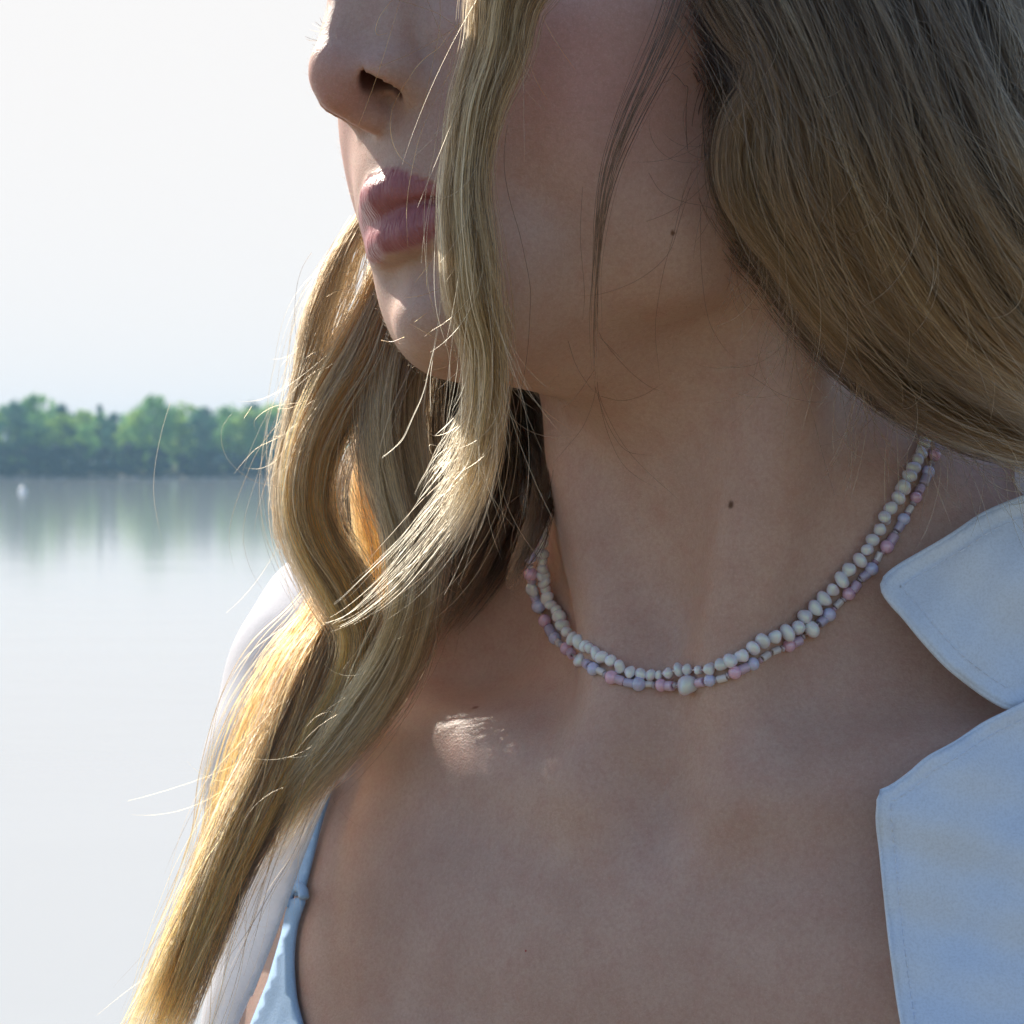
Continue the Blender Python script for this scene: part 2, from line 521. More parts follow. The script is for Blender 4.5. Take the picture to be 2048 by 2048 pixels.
# ------------------------------------------------------------------ haze
hm = bpy.data.materials.new('haze')
hm.use_nodes = True
hm.node_tree.nodes.clear()
ho = hm.node_tree.nodes.new('ShaderNodeOutputMaterial')
hv = hm.node_tree.nodes.new('ShaderNodeVolumePrincipled')
hv.inputs['Color'].default_value = (0.45, 0.74, 1.0, 1)
hv.inputs['Density'].default_value = 0.0007
hm.node_tree.links.new(hv.outputs['Volume'], ho.inputs['Volume'])
def box_mesh(name, lo, hi):
    v = [(x, y, z) for x in (lo[0], hi[0]) for y in (lo[1], hi[1]) for z in (lo[2], hi[2])]
    return mesh_of(name, v, [(0, 1, 3, 2), (4, 6, 7, 5), (0, 4, 5, 1), (2, 3, 7, 6), (0, 2, 6, 4), (1, 5, 7, 3)], False)
if not DEV or 'haze' in DEV:
    tag(link('haze', box_mesh('haze', (-4100, -3100, -2.3), (4100, 5100, 14)), mat=hm), kind='stuff')

# ------------------------------------------------------------------ person
V, Q = sdf_mesh(body_sdf, (-0.28, 0.50, EYE - 0.46), (0.42, 1.05, EYE + 0.34), 0.0016 if DEV else 0.0012)
skin, nt, b = new_mat('skin')
m = bpy.data.meshes.new('person')
m.vertices.add(len(V)); m.vertices.foreach_set('co', V.astype(np.float32).ravel())
m.loops.add(Q.size); m.loops.foreach_set('vertex_index', Q.astype(np.int32).ravel())
m.polygons.add(len(Q)); m.polygons.foreach_set('loop_start', np.arange(0, Q.size, 4, dtype=np.int32))
m.polygons.foreach_set('use_smooth', np.ones(len(Q), bool))
m.update(calc_edges=True)
ph = local(V, HO, HB)
ax_ = np.abs(ph[0])
zu_ = np.interp(ax_, [0, 2.5, 5, 9, 14, 18, 22, 26], [-12.4, -11.9, -11.6, -13.2, -16.2, -18.9, -21.4, -24.2])
zl_ = np.interp(ax_, [0, 6, 12, 18, 22, 26], [-34.0, -34.4, -33.4, -31.2, -28.4, -24.8])
lipm = np.clip(np.minimum(zu_ - ph[2], ph[2] - zl_) / 1.2 + 0.5, 0, 1) * (ph[1] > -26) * (ax_ < 26.5)
a = m.attributes.new('lip', 'FLOAT', 'POINT'); a.data.foreach_set('value', lipm.astype(np.float32))
# blush of the cheek, nose and chin: where the skin itself is redder
bl = np.exp(-(((np.abs(ph[0]) - 44) / 24) ** 2 + ((ph[1] + 45) / 34) ** 2 + ((ph[2] - 6) / 26) ** 2))
bl = np.maximum(bl, 0.8 * np.exp(-((ph[0] / 12) ** 2 + ((ph[1] - 10) / 12) ** 2 + ((ph[2] - 8) / 10) ** 2)))
a = m.attributes.new('blush', 'FLOAT', 'POINT'); a.data.foreach_set('value', bl.astype(np.float32))

nz_ = ell((ax_, ph[1], ph[2]), (9.4, 1.6, 9.6), (3.9, 6.2, 7.6))
a = m.attributes.new('nostril', 'FLOAT', 'POINT'); a.data.foreach_set('value', np.clip((0.9 - nz_) / 1.0, 0, 1).astype(np.float32))

geo = nt.nodes.new('ShaderNodeNewGeometry')
pos = geo.outputs['Position']
def attr(nt, name):
    n = nt.nodes.new('ShaderNodeAttribute'); n.attribute_name = name
    return n.outputs['Fac']
def mixc(nt, fac, c0, c1):
    n = nt.nodes.new('ShaderNodeMix'); n.data_type = 'RGBA'
    for i, c in ((6, c0), (7, c1)):
        if isinstance(c, tuple): n.inputs[i].default_value = (*c, 1)
        else: nt.links.new(c, n.inputs[i])
    if isinstance(fac, float): n.inputs[0].default_value = fac
    else: nt.links.new(fac, n.inputs[0])
    return n.outputs[2]
def math_(nt, op, a, b_=None, clamp=False):
    n = nt.nodes.new('ShaderNodeMath'); n.operation = op; n.use_clamp = clamp
    for i, c in ((0, a), (1, b_)):
        if c is None: continue
        if isinstance(c, (int, float)): n.inputs[i].default_value = c
        else: nt.links.new(c, n.inputs[i])
    return n.outputs[0]
nm = noise(nt, 38, 4, 0.6, pos)
base = ramp(nt, [(0.30, (0.495, 0.315, 0.250)), (0.70, (0.580, 0.388, 0.318))], nm.outputs['Fac']).outputs['Color']
base = mixc(nt, math_(nt, 'MULTIPLY', attr(nt, 'blush'), 0.9), base, (0.53, 0.215, 0.190))
nb_ = noise(nt, 130, 4, 0.65, pos)                       # patchy redness
base = mixc(nt, ramp(nt, [(0.45, (0, 0, 0)), (0.75, (0.38, 0.38, 0.38))], nb_.outputs['Fac']).outputs['Color'], base, (0.47, 0.225, 0.175))
nf = noise(nt, 850, 3, 0.6, pos)                         # pores and fine speckle
base = mixc(nt, ramp(nt, [(0.40, (0, 0, 0)), (0.72, (0.34, 0.34, 0.34))], nf.outputs['Fac']).outputs['Color'], base, (0.36, 0.19, 0.135))
nl = noise(nt, 2100, 2, 0.5, pos)
base = mixc(nt, ramp(nt, [(0.50, (0, 0, 0)), (0.75, (0.26, 0.26, 0.26))], nl.outputs['Fac']).outputs['Color'], base, (0.72, 0.50, 0.41))
MOLES = [(1461, 1009, 1.25, (0.12, 0.045, 0.02)), (1345, 466, 0.9, (0.17, 0.07, 0.04)), (950, 1415, 1.3, (0.24, 0.09, 0.06)), (1051, 1902, 0.45, (0.35, 0.02, 0.02)), (928, 21, 0.6, (0.2, 0.1, 0.07)), (1545, 300, 0.8, (0.2, 0.09, 0.05))]
mwn = noise(nt, 700, 2, 0.5, pos)
mv_ = nt.nodes.new('ShaderNodeVectorMath'); mv_.operation = 'MULTIPLY_ADD'
nt.links.new(mwn.outputs['Color'], mv_.inputs[0]); mv_.inputs[1].default_value = (0.0011,) * 3; mv_.inputs[2].default_value = (-0.00055,) * 3
mw2 = nt.nodes.new('ShaderNodeVectorMath'); mw2.operation = 'ADD'
nt.links.new(pos, mw2.inputs[0]); nt.links.new(mv_.outputs[0], mw2.inputs[1])
mole_pos = mw2.outputs[0]
for (mx_, my_, rr, cc) in MOLES:
    c3 = P(mx_, my_, ray_hit(mx_, my_)[0])
    dn = nt.nodes.new('ShaderNodeVectorMath'); dn.operation = 'DISTANCE'
    nt.links.new(mole_pos, dn.inputs[0]); dn.inputs[1].default_value = tuple(c3)
    mr = nt.nodes.new('ShaderNodeMapRange'); mr.interpolation_type = 'SMOOTHSTEP'
    mr.inputs['From Min'].default_value = rr * 0.0012; mr.inputs['From Max'].default_value = rr * 0.0003
    nt.links.new(dn.outputs['Value'], mr.inputs['Value'])
    base = mixc(nt, mr.outputs['Result'], base, cc)
lipn = noise(nt, 300, 3, 0.6, pos)
inn = attr(nt, 'nostril')
base = mixc(nt, inn, base, (0.11, 0.036, 0.028))  # red lining, with the darkness of the cavity put into the colour
lipc = ramp(nt, [(0.3, (0.33, 0.100, 0.108)), (0.7, (0.43, 0.155, 0.160))], lipn.outputs['Fac']).outputs['Color']
base = mixc(nt, attr(nt, 'lip'), base, lipc)
nt.links.new(base, b.inputs['Base Color'])
b.inputs['Subsurface Weight'].default_value = 0.4
b.inputs['Subsurface Radius'].default_value = (1.0, 0.32, 0.18)
b.inputs['Subsurface Scale'].default_value = 0.006
rl = math_(nt, 'SUBTRACT', 0.46, math_(nt, 'MULTIPLY', attr(nt, 'lip'), 0.14))
nt.links.new(rl, b.inputs['Roughness'])
b.inputs['Specular IOR Level'].default_value = 0.4
# pores, and the fine upright creases of the lips
hb = nt.nodes.new('ShaderNodeVectorMath'); hb.operation = 'DOT_PRODUCT'
nt.links.new(pos, hb.inputs[0]); hb.inputs[1].default_value = tuple(HB[0])
hz = nt.nodes.new('ShaderNodeVectorMath'); hz.operation = 'DOT_PRODUCT'
nt.links.new(pos, hz.inputs[0]); hz.inputs[1].default_value = tuple(HB[2] * 0.16)
cv = nt.nodes.new('ShaderNodeCombineXYZ')
nt.links.new(hb.outputs['Value'], cv.inputs[0]); nt.links.new(hz.outputs['Value'], cv.inputs[1])
crease = noise(nt, 1100, 2, 0.5, cv.outputs[0])
pore = noise(nt, 1500, 3, 0.6, pos)
hh = math_(nt, 'ADD', math_(nt, 'MULTIPLY', pore.outputs['Fac'], 0.35), math_(nt, 'MULTIPLY', math_(nt, 'MULTIPLY', crease.outputs['Fac'], attr(nt, 'lip')), 1.6))
bump(nt, b, hh, 0.9, 0.0006)
person = link('person', m, mat=skin)
tag(person, 'young woman in an open white shirt with long blonde hair, head turned to the river', 'person')
print('body verts', len(V))

# ------------------------------------------------------------------ clothing
import bmesh
from mathutils.geometry import delaunay_2d_cdt

def fabric_mat(name, col, trans=0.22, fold=1.6):
    m, nt, b = new_mat(name)
    geo = nt.nodes.new('ShaderNodeNewGeometry')
    b.inputs['Base Color'].default_value = (*col, 1)
    b.inputs['Roughness'].default_value = 0.85
    b.inputs['Sheen Weight'].default_value = 0.15
    nz = noise(nt, 1500, 3, 0.6, geo.outputs['Position'])
    nt.links.new(mixc(nt, ramp(nt, [(0.42, (0, 0, 0)), (0.7, (0.8, 0.8, 0.8))], nz.outputs['Fac']).outputs['Color'], col, tuple(c * 0.84 for c in col)), b.inputs['Base Color'])
    soft = noise(nt, 45, 3, 0.5, geo.outputs['Position'])
    h = math_(nt, 'ADD', math_(nt, 'MULTIPLY', nz.outputs['Fac'], 0.3), math_(nt, 'MULTIPLY', soft.outputs['Fac'], fold))
    bump(nt, b, h, 0.35, 0.0012)
    tr = nt.nodes.new('ShaderNodeBsdfTranslucent')
    tr.inputs['Color'].default_value = (*[c * 0.95 for c in col], 1)
    mx = nt.nodes.new('ShaderNodeMixShader'); mx.inputs['Fac'].default_value = trans
    nt.links.new(b.outputs['BSDF'], mx.inputs[1]); nt.links.new(tr.outputs['BSDF'], mx.inputs[2])
    nt.links.new(mx.outputs['Shader'], nt.nodes['Material Output'].inputs['Surface'])
    return m
COTTON = fabric_mat('white_cotton', (0.80, 0.83, 0.90), trans=0.45)
COTTON2 = fabric_mat('double_cotton_blue_shade', (0.75, 0.83, 0.97), trans=0.06)  # doubled cloth; blue of the skylit shade put into its colour
CAMI = fabric_mat('pale_blue_jersey', (0.27, 0.44, 0.69), trans=0.05, fold=0.25)

def shirt_sdf_l(p, cut=True):
    q = (np.abs(p[0]), p[1], p[2])
    d = cone(q, (24, -32, 30), (132, -32, -25), 46, 49)
    d = su(d, ell(q, (138, -26, -48), (49, 54, 54)), 25)
    d = su(d, cone(q, (140, -24, -70), (164, -14, -380), 47, 48), 25)
    d = su(d, ell(q, (0, -26, -215), (150, 98, 210)), 25)
    front = np.where(p[0] < 0, np.clip(117 + (-43 - p[2]) * 0.465, 88, 170), np.clip(88 + (-49 - p[2]) * 0.16, 82, 100))
    opening = np.maximum(np.abs(p[0]) - front, -(p[1] + 6))
    opening = su(opening, np.maximum(np.hypot(p[0], p[1] + 14) - np.where(p[1] > -10, 88, 76), -60 - p[2]), 12)
    opening = np.minimum(opening, p[2] + 330)
    d = d + 0.8 * np.sin(p[2] * 0.075 + p[0] * 0.05) + 0.6 * np.sin(p[2] * 0.16 - p[1] * 0.11 + 1.3)
    return -su(-d, opening, 7) if cut else d
def shirt_sdf(X):
    return shirt_sdf_l(local(X, TO, TB))
def shirt_top(X):
    return np.minimum(shirt_sdf_l(local(X, TO, TB), False), body_sdf(X) - 2.0)

SV, SQ = sdf_mesh(shirt_sdf, (-0.30, 0.50, EYE - 0.50), (0.46, 1.10, EYE + 0.12), 0.0022)
sm_ = mesh_of('shirt', SV, SQ)
shirt = link('shirt', sm_, person, COTTON)
tag(shirt, 'white cotton shirt worn open and slipping off the far shoulder')

def tube_mesh(name, pts, rad, k=8, cap=True):
    pts = np.asarray(pts); T = unit(np.gradient(pts, axis=0))
    ref = np.array([0.3, 0.2, 0.93]); S_ = unit(np.cross(T, ref)); N_ = np.cross(S_, T)
    v, f = [], []
    for i in range(len(pts)):
        for j in range(k):
            a = 2 * math.pi * j / k
            v.append(pts[i] + rad * (math.cos(a) * S_[i] + math.sin(a) * N_[i]))
    for i in range(len(pts) - 1):
        for j in range(k):
            f.append((i * k + j, i * k + (j + 1) % k, (i + 1) * k + (j + 1) % k, (i + 1) * k + j))
    if cap:
        f += [tuple(range(k))[::-1], tuple(range((len(pts) - 1) * k, len(pts) * k))]
    return mesh_of(name, v, f)
def unit(v):
    return v / (np.linalg.norm(v, axis=-1, keepdims=True) + 1e-12)
def sheet(name, outline, depth, thick, mat, parent, step=14, smooth_edge=True, seam=None):
    """a piece of cloth: outline in columns and rows, lifted to the distance depth(columns, rows), given real thickness"""
    O_ = np.asarray(outline, float)
    pts = []
    for a, b_ in zip(O_, np.roll(O_, -1, 0)):
        k = max(int(np.hypot(*(b_ - a)) / step), 1)
        pts += [a + (b_ - a) * i / k for i in range(k)]
    pts = np.array(pts)
    nb_ = len(pts)
    lo, hi = pts.min(0), pts.max(0)
    gx, gy = np.meshgrid(np.arange(lo[0], hi[0], step), np.arange(lo[1], hi[1], step))
    gp = np.stack([gx.ravel(), gy.ravel()], -1)
    def inside(q):
        c = np.zeros(len(q), bool)
        for a, b_ in zip(pts, np.roll(pts, -1, 0)):
            cond = (a[1] > q[:, 1]) != (b_[1] > q[:, 1])
            xx = (b_[0] - a[0]) * (q[:, 1] - a[1]) / (b_[1] - a[1] + 1e-12) + a[0]
            c ^= cond & (q[:, 0] < xx)
        return c
    def dist_edge(q):
        d = np.full(len(q), 1e9)
        for a, b_ in zip(pts, np.roll(pts, -1, 0)):
            ab = b_ - a
            t = np.clip(((q - a) @ ab) / (ab @ ab + 1e-9), 0, 1)
            d = np.minimum(d, np.hypot(*(q - a - t[:, None] * ab).T))
        return d
    gp = gp[inside(gp)]
    gp = gp[dist_edge(gp) > step * 0.5]
    allp = np.r_[pts, gp]
    r_ = delaunay_2d_cdt([Vector(a) for a in allp], [(i, (i + 1) % nb_) for i in range(nb_)], [], 1, 1e-4)
    v2 = np.array([tuple(a) for a in r_[0]]); f = r_[2]
    d = depth(v2[:, 0], v2[:, 1])
    if seam:
        e = dist_edge(v2)
        d = d - seam * np.exp(-((e / 11.0) ** 2)) + seam * 0.6 * np.exp(-(((e - 30) / 7.0) ** 2))
    v = np.stack([P(a, b_, c) for (a, b_), c in zip(v2, d)])
    me = mesh_of(name, v, f)
    o = link(name, me, parent, mat)
    md = o.modifiers.new('thickness', 'SOLIDIFY'); md.thickness = thick * 0.001; md.offset = 0
    return o

def plane_depth(pts3):
    A = np.array([[a, b_, 1] for a, b_, _ in pts3]); k_, *_r = np.linalg.lstsq(A, np.array([c for *_q, c in pts3]), rcond=None)
    return lambda x, y: k_[0] * x + k_[1] * y + k_[2]

def spline2(pts, n=6):
    g = np.asarray(pts, float)
    return [tuple(a) for a in catmull(g, n * len(g))]
def catmull(G, M):
    G = np.asarray(G, float)
    n = len(G)
    seg = np.r_[0, np.cumsum(np.sqrt(((G[1:, :2] - G[:-1, :2]) ** 2).sum(1)) + 1e-6)]
    t = np.linspace(0, seg[-1], M)
    tang = np.zeros_like(G)
    for i in range(n):
        a, b_ = max(i - 1, 0), min(i + 1, n - 1)
        tang[i] = (G[b_] - G[a]) / (seg[b_] - seg[a])
    k = np.clip(np.searchsorted(seg, t, 'right') - 1, 0, n - 2)
    h = (seg[k + 1] - seg[k])[:, None]; u = ((t - seg[k]) / h[:, 0])[:, None]
    return (2 * u ** 3 - 3 * u ** 2 + 1) * G[k] + (u ** 3 - 2 * u ** 2 + u) * h * tang[k] + (-2 * u ** 3 + 3 * u ** 2) * G[k + 1] + (u ** 3 - u ** 2) * h * tang[k + 1]

# collar leaf on the near side
leaf = spline2([(2330, 905), (2200, 948), (2120, 972), (2048, 997), (1968, 1031), (1909, 1070), (1838, 1112), (1796, 1137), (1773, 1156), (1767, 1176), (1784, 1204), (1808, 1230), (1850, 1281), (1897, 1331), (1956, 1378), (2004, 1408), (2030, 1416)], 5) + [(2110, 1372), (2330, 1250)]
pd = plane_depth([(1770, 1170, .7115), (2048, 1000, .716), (2020, 1410, .702), (2330, 905, .722)])
def leaf_depth(x, y):
    return pd(x, y) - 0.0022 * np.sin((x - 1770) / 560 * 3.14).clip(0, 1) + 0.0022 * np.sin((x * 0.8 + y) * 0.013) + 0.0015 * np.sin((x - 1.3 * y) * 0.019 + 1) + 0.0005 * np.sin((1.6 * x + y) * 0.031)
sheet('collar', leaf, leaf_depth, 1.6, COTTON2, shirt, 11, seam=0.0012)
# front edge of the shirt folded open on the near side
lap = spline2([(2330, 1268), (2120, 1372), (2010, 1428), (1968, 1449), (1909, 1488), (1855, 1518), (1820, 1548), (1782, 1575), (1764, 1582)], 5) + spline2([(1758, 1600), (1756.5, 1642), (1763, 1702), (1772, 1791), (1784, 1898), (1796, 1987), (1806, 2048), (1835, 2200)], 5) + [(2330, 2200)]
pl2 = plane_depth([(1762, 1590, .6865), (1805, 2048, .672), (2048, 1440, .697), (2330, 2048, .664), (2330, 1300, .700)])
def lap_depth(x, y):
    return pl2(x, y) - 0.0035 + 0.0026 * np.sin((x * 0.5 - y) * 0.012) + 0.0026 * np.sin((x + 0.6 * y) * 0.0085 + 0.6) + 0.0014 * np.sin((x * 1.2 + y * 0.5) * 0.024) + 0.0009 * np.sin((x * 0.4 - 1.5 * y) * 0.03)
sheet('placket', lap, lap_depth, 1.2, COTTON2, shirt, 12, seam=0.0007)
# folded front edge on the far side
far_lap = spline2([(728, 1420), (690, 1508), (642, 1618), (600, 1722), (554, 1852), (501, 1990), (474, 2052), (425, 2190)], 5) + spline2([(372, 2190), (428, 2052), (443, 1965), (466, 1815), (520, 1660), (600, 1500), (660, 1410)], 5)
def far_depth(x, y):
    h_ = ray_hit(x, y, fn=shirt_top)
    return np.minimum(np.minimum(h_, 0.822) - 0.004, 0.792 - (y - 1500) / 550 * 0.028) + 0.0008 * np.sin(y * 0.02 + x * 0.013)
sheet('placket', far_lap, far_depth, 1.2, COTTON, shirt, 14, seam=0.0004)
def hem(outline, depth, rad, parent, mat, lift=0.0):
    o_ = np.asarray(outline)
    d_ = depth(o_[:, 0], o_[:, 1]) - lift
    link('hem', tube_mesh('hem', [P(a, b_, c) for (a, b_), c in zip(o_, d_)], rad, 8), parent, mat)
hem(leaf[12:-2], leaf_depth, 0.0010, shirt, COTTON2, 0.0006)
hem(lap[8:-1], lap_depth, 0.0007, shirt, COTTON2, 0.0004)
hem(far_lap[:30], far_depth, 0.0007, shirt, COTTON2, 0.0004)
def stitching(outline, depth, inset, parent, side):
    o_ = np.asarray(outline); tg = unit(np.gradient(o_, axis=0)); nr = np.stack([-tg[:, 1], tg[:, 0]], -1) * side
    c = o_ + nr * inset
    seg = np.r_[0, np.cumsum(np.hypot(*np.diff(c, axis=0).T))]
    v, f = [], []
    for a in np.arange(6, seg[-1] - 20, 21):
        t_ = np.linspace(a, a + 14, 4)
        x_ = np.interp(t_, seg, c[:, 0]); y_ = np.interp(t_, seg, c[:, 1])
        d_ = depth(x_, y_) - 0.0007 - 0.0001 * np.sin(np.linspace(0, 3.14, 4))
        m_ = tube_mesh('stitching', [P(p, q, e) for p, q, e in zip(x_, y_, d_)], 0.00014, 5)
        i0 = len(v)
        v += [tuple(w.co) for w in m_.vertices]; f += [tuple(i0 + k for k in p.vertices) for p in m_.polygons]
        bpy.data.meshes.remove(m_)
    link('stitching', mesh_of('stitching', v, f), parent, THREAD)
THREAD = fabric_mat('white_sewing_thread', (0.80, 0.85, 0.97), trans=0.0, fold=0.0)
stitching(leaf[12:-2], leaf_depth, 34, shirt, -1)
stitching(lap[8:-1], lap_depth, 26, shirt, -1)
# collar band round the back of the neck to the far side
v, f = [], []
NB = 60
for i in range(NB + 1):
    ph_ = R(-52 - 140 * i / NB)
    bz = 12 + 22 * (0.5 - 0.5 * math.sin(ph_)) - (8 if i > NB * 0.8 else 0) * (i / NB - 0.8) * 5
    for j in range(6):
        t_ = j / 5
        rr = 70 + 5 * t_ + 0.8 * math.sin(i * 0.5 + j)
        v.append(torso_pt(rr * math.cos(ph_), -13 + (rr - 4) * math.sin(ph_), bz + (6 - 36 * 0) + 32 * t_))
for i in range(NB):
    for j in range(5):
        f.append((i * 6 + j, i * 6 + j + 1, (i + 1) * 6 + j + 1, (i + 1) * 6 + j))
cb = link('collar', mesh_of('collar_band', v, f), shirt, COTTON)
md = cb.modifiers.new('thickness', 'SOLIDIFY'); md.thickness = 0.0016; md.offset = 0

# camisole: strap, loop and the edge of its cup
def skin_lift(off):
    def fn(x, y):
        return np.minimum(ray_hit(x, y), 0.83) - off
    return fn
cup = spline2([(585, 1798), (607, 1797), (598, 1830), (590, 1862), (585, 1920), (590, 1995), (603, 2050), (632, 2190)], 5) + [(440, 2190), (500, 2060), (540, 1960), (566, 1870), (576, 1820)]
cami = sheet('camisole', cup, skin_lift(0.004), 1.5, CAMI, person, 12, seam=0.0008)
tag(cami, 'pale blue camisole under the open shirt')
strap = spline2([(668, 1560), (655, 1602), (640, 1652), (624, 1716), (608, 1778), (606, 1790)], 5) + spline2([(588, 1792), (592, 1770), (612, 1700), (630, 1640), (650, 1560)], 5)
sheet('strap', strap, skin_lift(0.0035), 1.2, CAMI, cami, 8)
lc = [P(x_, y_, float(skin_lift(0.006)(np.array([x_]), np.array([y_]))[0])) for (x_, y_) in spline2([(574, 1812), (580, 1786), (592, 1774), (604, 1778), (608, 1796)], 4)]
link('strap_loop', tube_mesh('strap_loop', lc, 0.0016), cami, CAMI)

# ------------------------------------------------------------------ necklaces
def bead_mat(name, col, rough=0.2, trans=0.0, sss=0.0, film=0.0, coat=0.0, var=0.08):
    m, nt, b = new_mat(name)
    oi = nt.nodes.new('ShaderNodeObjectInfo')
    geo = nt.nodes.new('ShaderNodeNewGeometry')
    nz = noise(nt, 900, 3, 0.6, geo.outputs['Position'])
    hs = nt.nodes.new('ShaderNodeHueSaturation')
    hs.inputs['Color'].default_value = (*col, 1)
    nt.links.new(math_(nt, 'ADD', 1 - var, math_(nt, 'MULTIPLY', oi.outputs['Random'], 2 * var)), hs.inputs['Value'])
    nt.links.new(math_(nt, 'ADD', 0.85, math_(nt, 'MULTIPLY', nz.outputs['Fac'], 0.3)), hs.inputs['Saturation'])
    nt.links.new(hs.outputs['Color'], b.inputs['Base Color'])
    b.inputs['Roughness'].default_value = rough
    b.inputs['Transmission Weight'].default_value = trans
    b.inputs['Subsurface Weight'].default_value = sss
    b.inputs['Subsurface Scale'].default_value = 0.002
    b.inputs['Coat Weight'].default_value = coat
    b.inputs['Specular IOR Level'].default_value = 0.8
    b.inputs['Coat Roughness'].default_value = 0.05
    b.inputs['IOR'].default_value = 1.6
    if film:
        b.inputs['Thin Film Thickness'].default_value = film
    bump(nt, b, nz.outputs['Fac'], 0.05, 0.0003)
    return m
PEARL = bead_mat('pearl', (0.74, 0.72, 0.745), 0.13, sss=0.3, film=420, coat=0.8)
OPAL = bead_mat('opal_glass', (0.60, 0.62, 0.86), 0.12, trans=0.15, sss=0.4, coat=0.3)
PINK = bead_mat('pink_glass', (0.74, 0.47, 0.61), 0.14, trans=0.08, sss=0.4, coat=0.3)
PINKC = bead_mat('pink_tube_glass', (0.70, 0.52, 0.67), 0.3, trans=0.2, sss=0.3)
OPALC = bead_mat('lilac_tube_glass', (0.62, 0.56, 0.76), 0.3, trans=0.25, sss=0.3)
CLEAR = bead_mat('clear_glass', (0.86, 0.80, 0.80), 0.12, trans=0.25)
NYLON = bead_mat('nylon_thread', (0.55, 0.48, 0.46), 0.3, trans=0.3)
SEED = bead_mat('seed_glass', (0.78, 0.68, 0.76), 0.12, trans=0.45)
SEEDP = bead_mat('pink_seed_glass', (0.74, 0.48, 0.58), 0.12, trans=0.35)

def blob_mesh(name, seed, sx, sy, sz, rough_, flat=0.0):
    g = np.random.default_rng(seed)
    bm = bmesh.new()
    bmesh.ops.create_uvsphere(bm, u_segments=18, v_segments=11, radius=1.0)
    k = g.normal(size=(5, 3)) * 1.8; p_ = g.uniform(0, 6.28, 5)
    for v_ in bm.verts:
        c = np.array(v_.co)
        n_ = sum(math.sin(float(k[i] @ c) + p_[i]) for i in range(5)) * rough_ * 0.25
        c = c * (1 + n_) * np.array([sx, sy, sz])
        if flat and c[2] < -flat: c[2] = -flat + (c[2] + flat) * 0.4
        v_.co = c
    for f_ in bm.faces: f_.smooth = True
    me = bpy.data.meshes.new(name); bm.to_mesh(me); bm.free()
    return me
def tube_bead(name, hole=0.3, seg=12):
    """a short cut length of glass cane along x, rounded rims and a bored hole"""
    prof_ = [(-1, hole), (-1, 0.86), (-0.9, 0.97), (-0.75, 1.0), (0.75, 1.0), (0.9, 0.97), (1, 0.86), (1, hole)]
    v, f = [], []
    for (x_, r_) in prof_:
        for j in range(seg):
            a = 2 * math.pi * j / seg
            v.append((x_, r_ * math.cos(a), r_ * math.sin(a)))
    n = len(prof_)
    for i in range(n):
        for j in range(seg):
            f.append((i * seg + j, i * seg + (j + 1) % seg, ((i + 1) % n) * seg + (j + 1) % seg, ((i + 1) % n) * seg + j))
    return mesh_of(name, v, f)
MESH = {
    'pearl': [blob_mesh('pearl', 40 + i, 0.80 + 0.03 * i, 1.0, 0.97, 0.30, 0.0) for i in range(6)],
    'baroque': [blob_mesh('baroque_pearl', 60 + i, 1.0, 1.0, 1.0, 0.2) for i in range(4)],
    'round': [blob_mesh('round_bead', 80, 0.96, 1, 1, 0.03)],
    'tube': [tube_bead('tube_bead')],
    'seed': [blob_mesh('seed_bead', 90, 0.7, 1, 1, 0.04)],
}
def with_mat(me, m):
    c = me.copy(); c.materials.append(m); return c
BM = {}
for key, (kind, mt) in {'pearl': ('pearl', PEARL), 'baroque': ('baroque', PEARL), 'opal': ('round', OPAL), 'pink': ('round', PINK), 'pinkc': ('tube', PINKC), 'opalc': ('tube', OPALC), 'clear': ('tube', CLEAR), 'seed': ('seed', SEED), 'seedp': ('seed', SEEDP)}.items():
    BM[key] = [with_mat(me, mt) for me in MESH[kind]]
BEAD_NAME = {'pearl': 'pearl', 'baroque': 'baroque_pearl', 'opal': 'round_bead', 'pink': 'round_bead', 'pinkc': 'tube_bead', 'opalc': 'tube_bead', 'clear': 'tube_bead', 'seed': 'seed_bead', 'seedp': 'seed_bead'}
BEAD_PX = {'opal': (13, 13), 'pink': (12.5, 12.5), 'pinkc': (9.5, 9), 'opalc': (9.5, 9), 'clear': (9, 7), 'seed': (5.5, 6.5), 'seedp': (5.5, 6.5)}
q3 = lambda L_: [(1000 + .2588 * a[0], 980 + .2588 * a[1], *a[2:]) for a in L_]
q4 = lambda L_: [(1400 + .2588 * a[0], 850 + .2588 * a[1], *a[2:]) for a in L_]
pearls = q4([(1800, 30), (1772, 72), (1745, 112), (1732, 160), (1712, 212), (1682, 268), (1650, 325), (1618, 398), (1565, 480), (1528, 565), (1478, 640), (1430, 720), (1385, 800), (1335, 885), (1288, 965), (1230, 1045), (1160, 1123), (1098, 1198), (1022, 1270), (955, 1340), (890, 1413), (820, 1480), (755, 1560), (672, 1610), (573, 1643), (485, 1672), (412, 1728)])
pearls += q3([(1873, 1285), (1787, 1322), (1710, 1352), (1620, 1385), (1537, 1395), (1455, 1390), (1380, 1390), (1302, 1407), (1228, 1430), (1160, 1437), (1088, 1425), (1005, 1405), (925, 1367), (858, 1327), (790, 1297), (738, 1264), (690, 1228), (655, 1200), (610, 1178), (560, 1145), (520, 1095), (485, 1045), (455, 985), (430, 932), (395, 885), (368, 828), (355, 770), (340, 715), (328, 662), (328, 605), (328, 545), (322, 485), (325, 420), (322, 350), (324, 295), (330, 240), (338, 190), (346, 140), (356, 90), (368, 45)])
pr = {29: 11.5, 30: 10.5, 34: 8.5}
strand_p = [(a[0], a[1], 'pearl', pr.get(i - 1, 14.4 if 5 < i < 29 else 12.6)) for i, a in enumerate(pearls)]
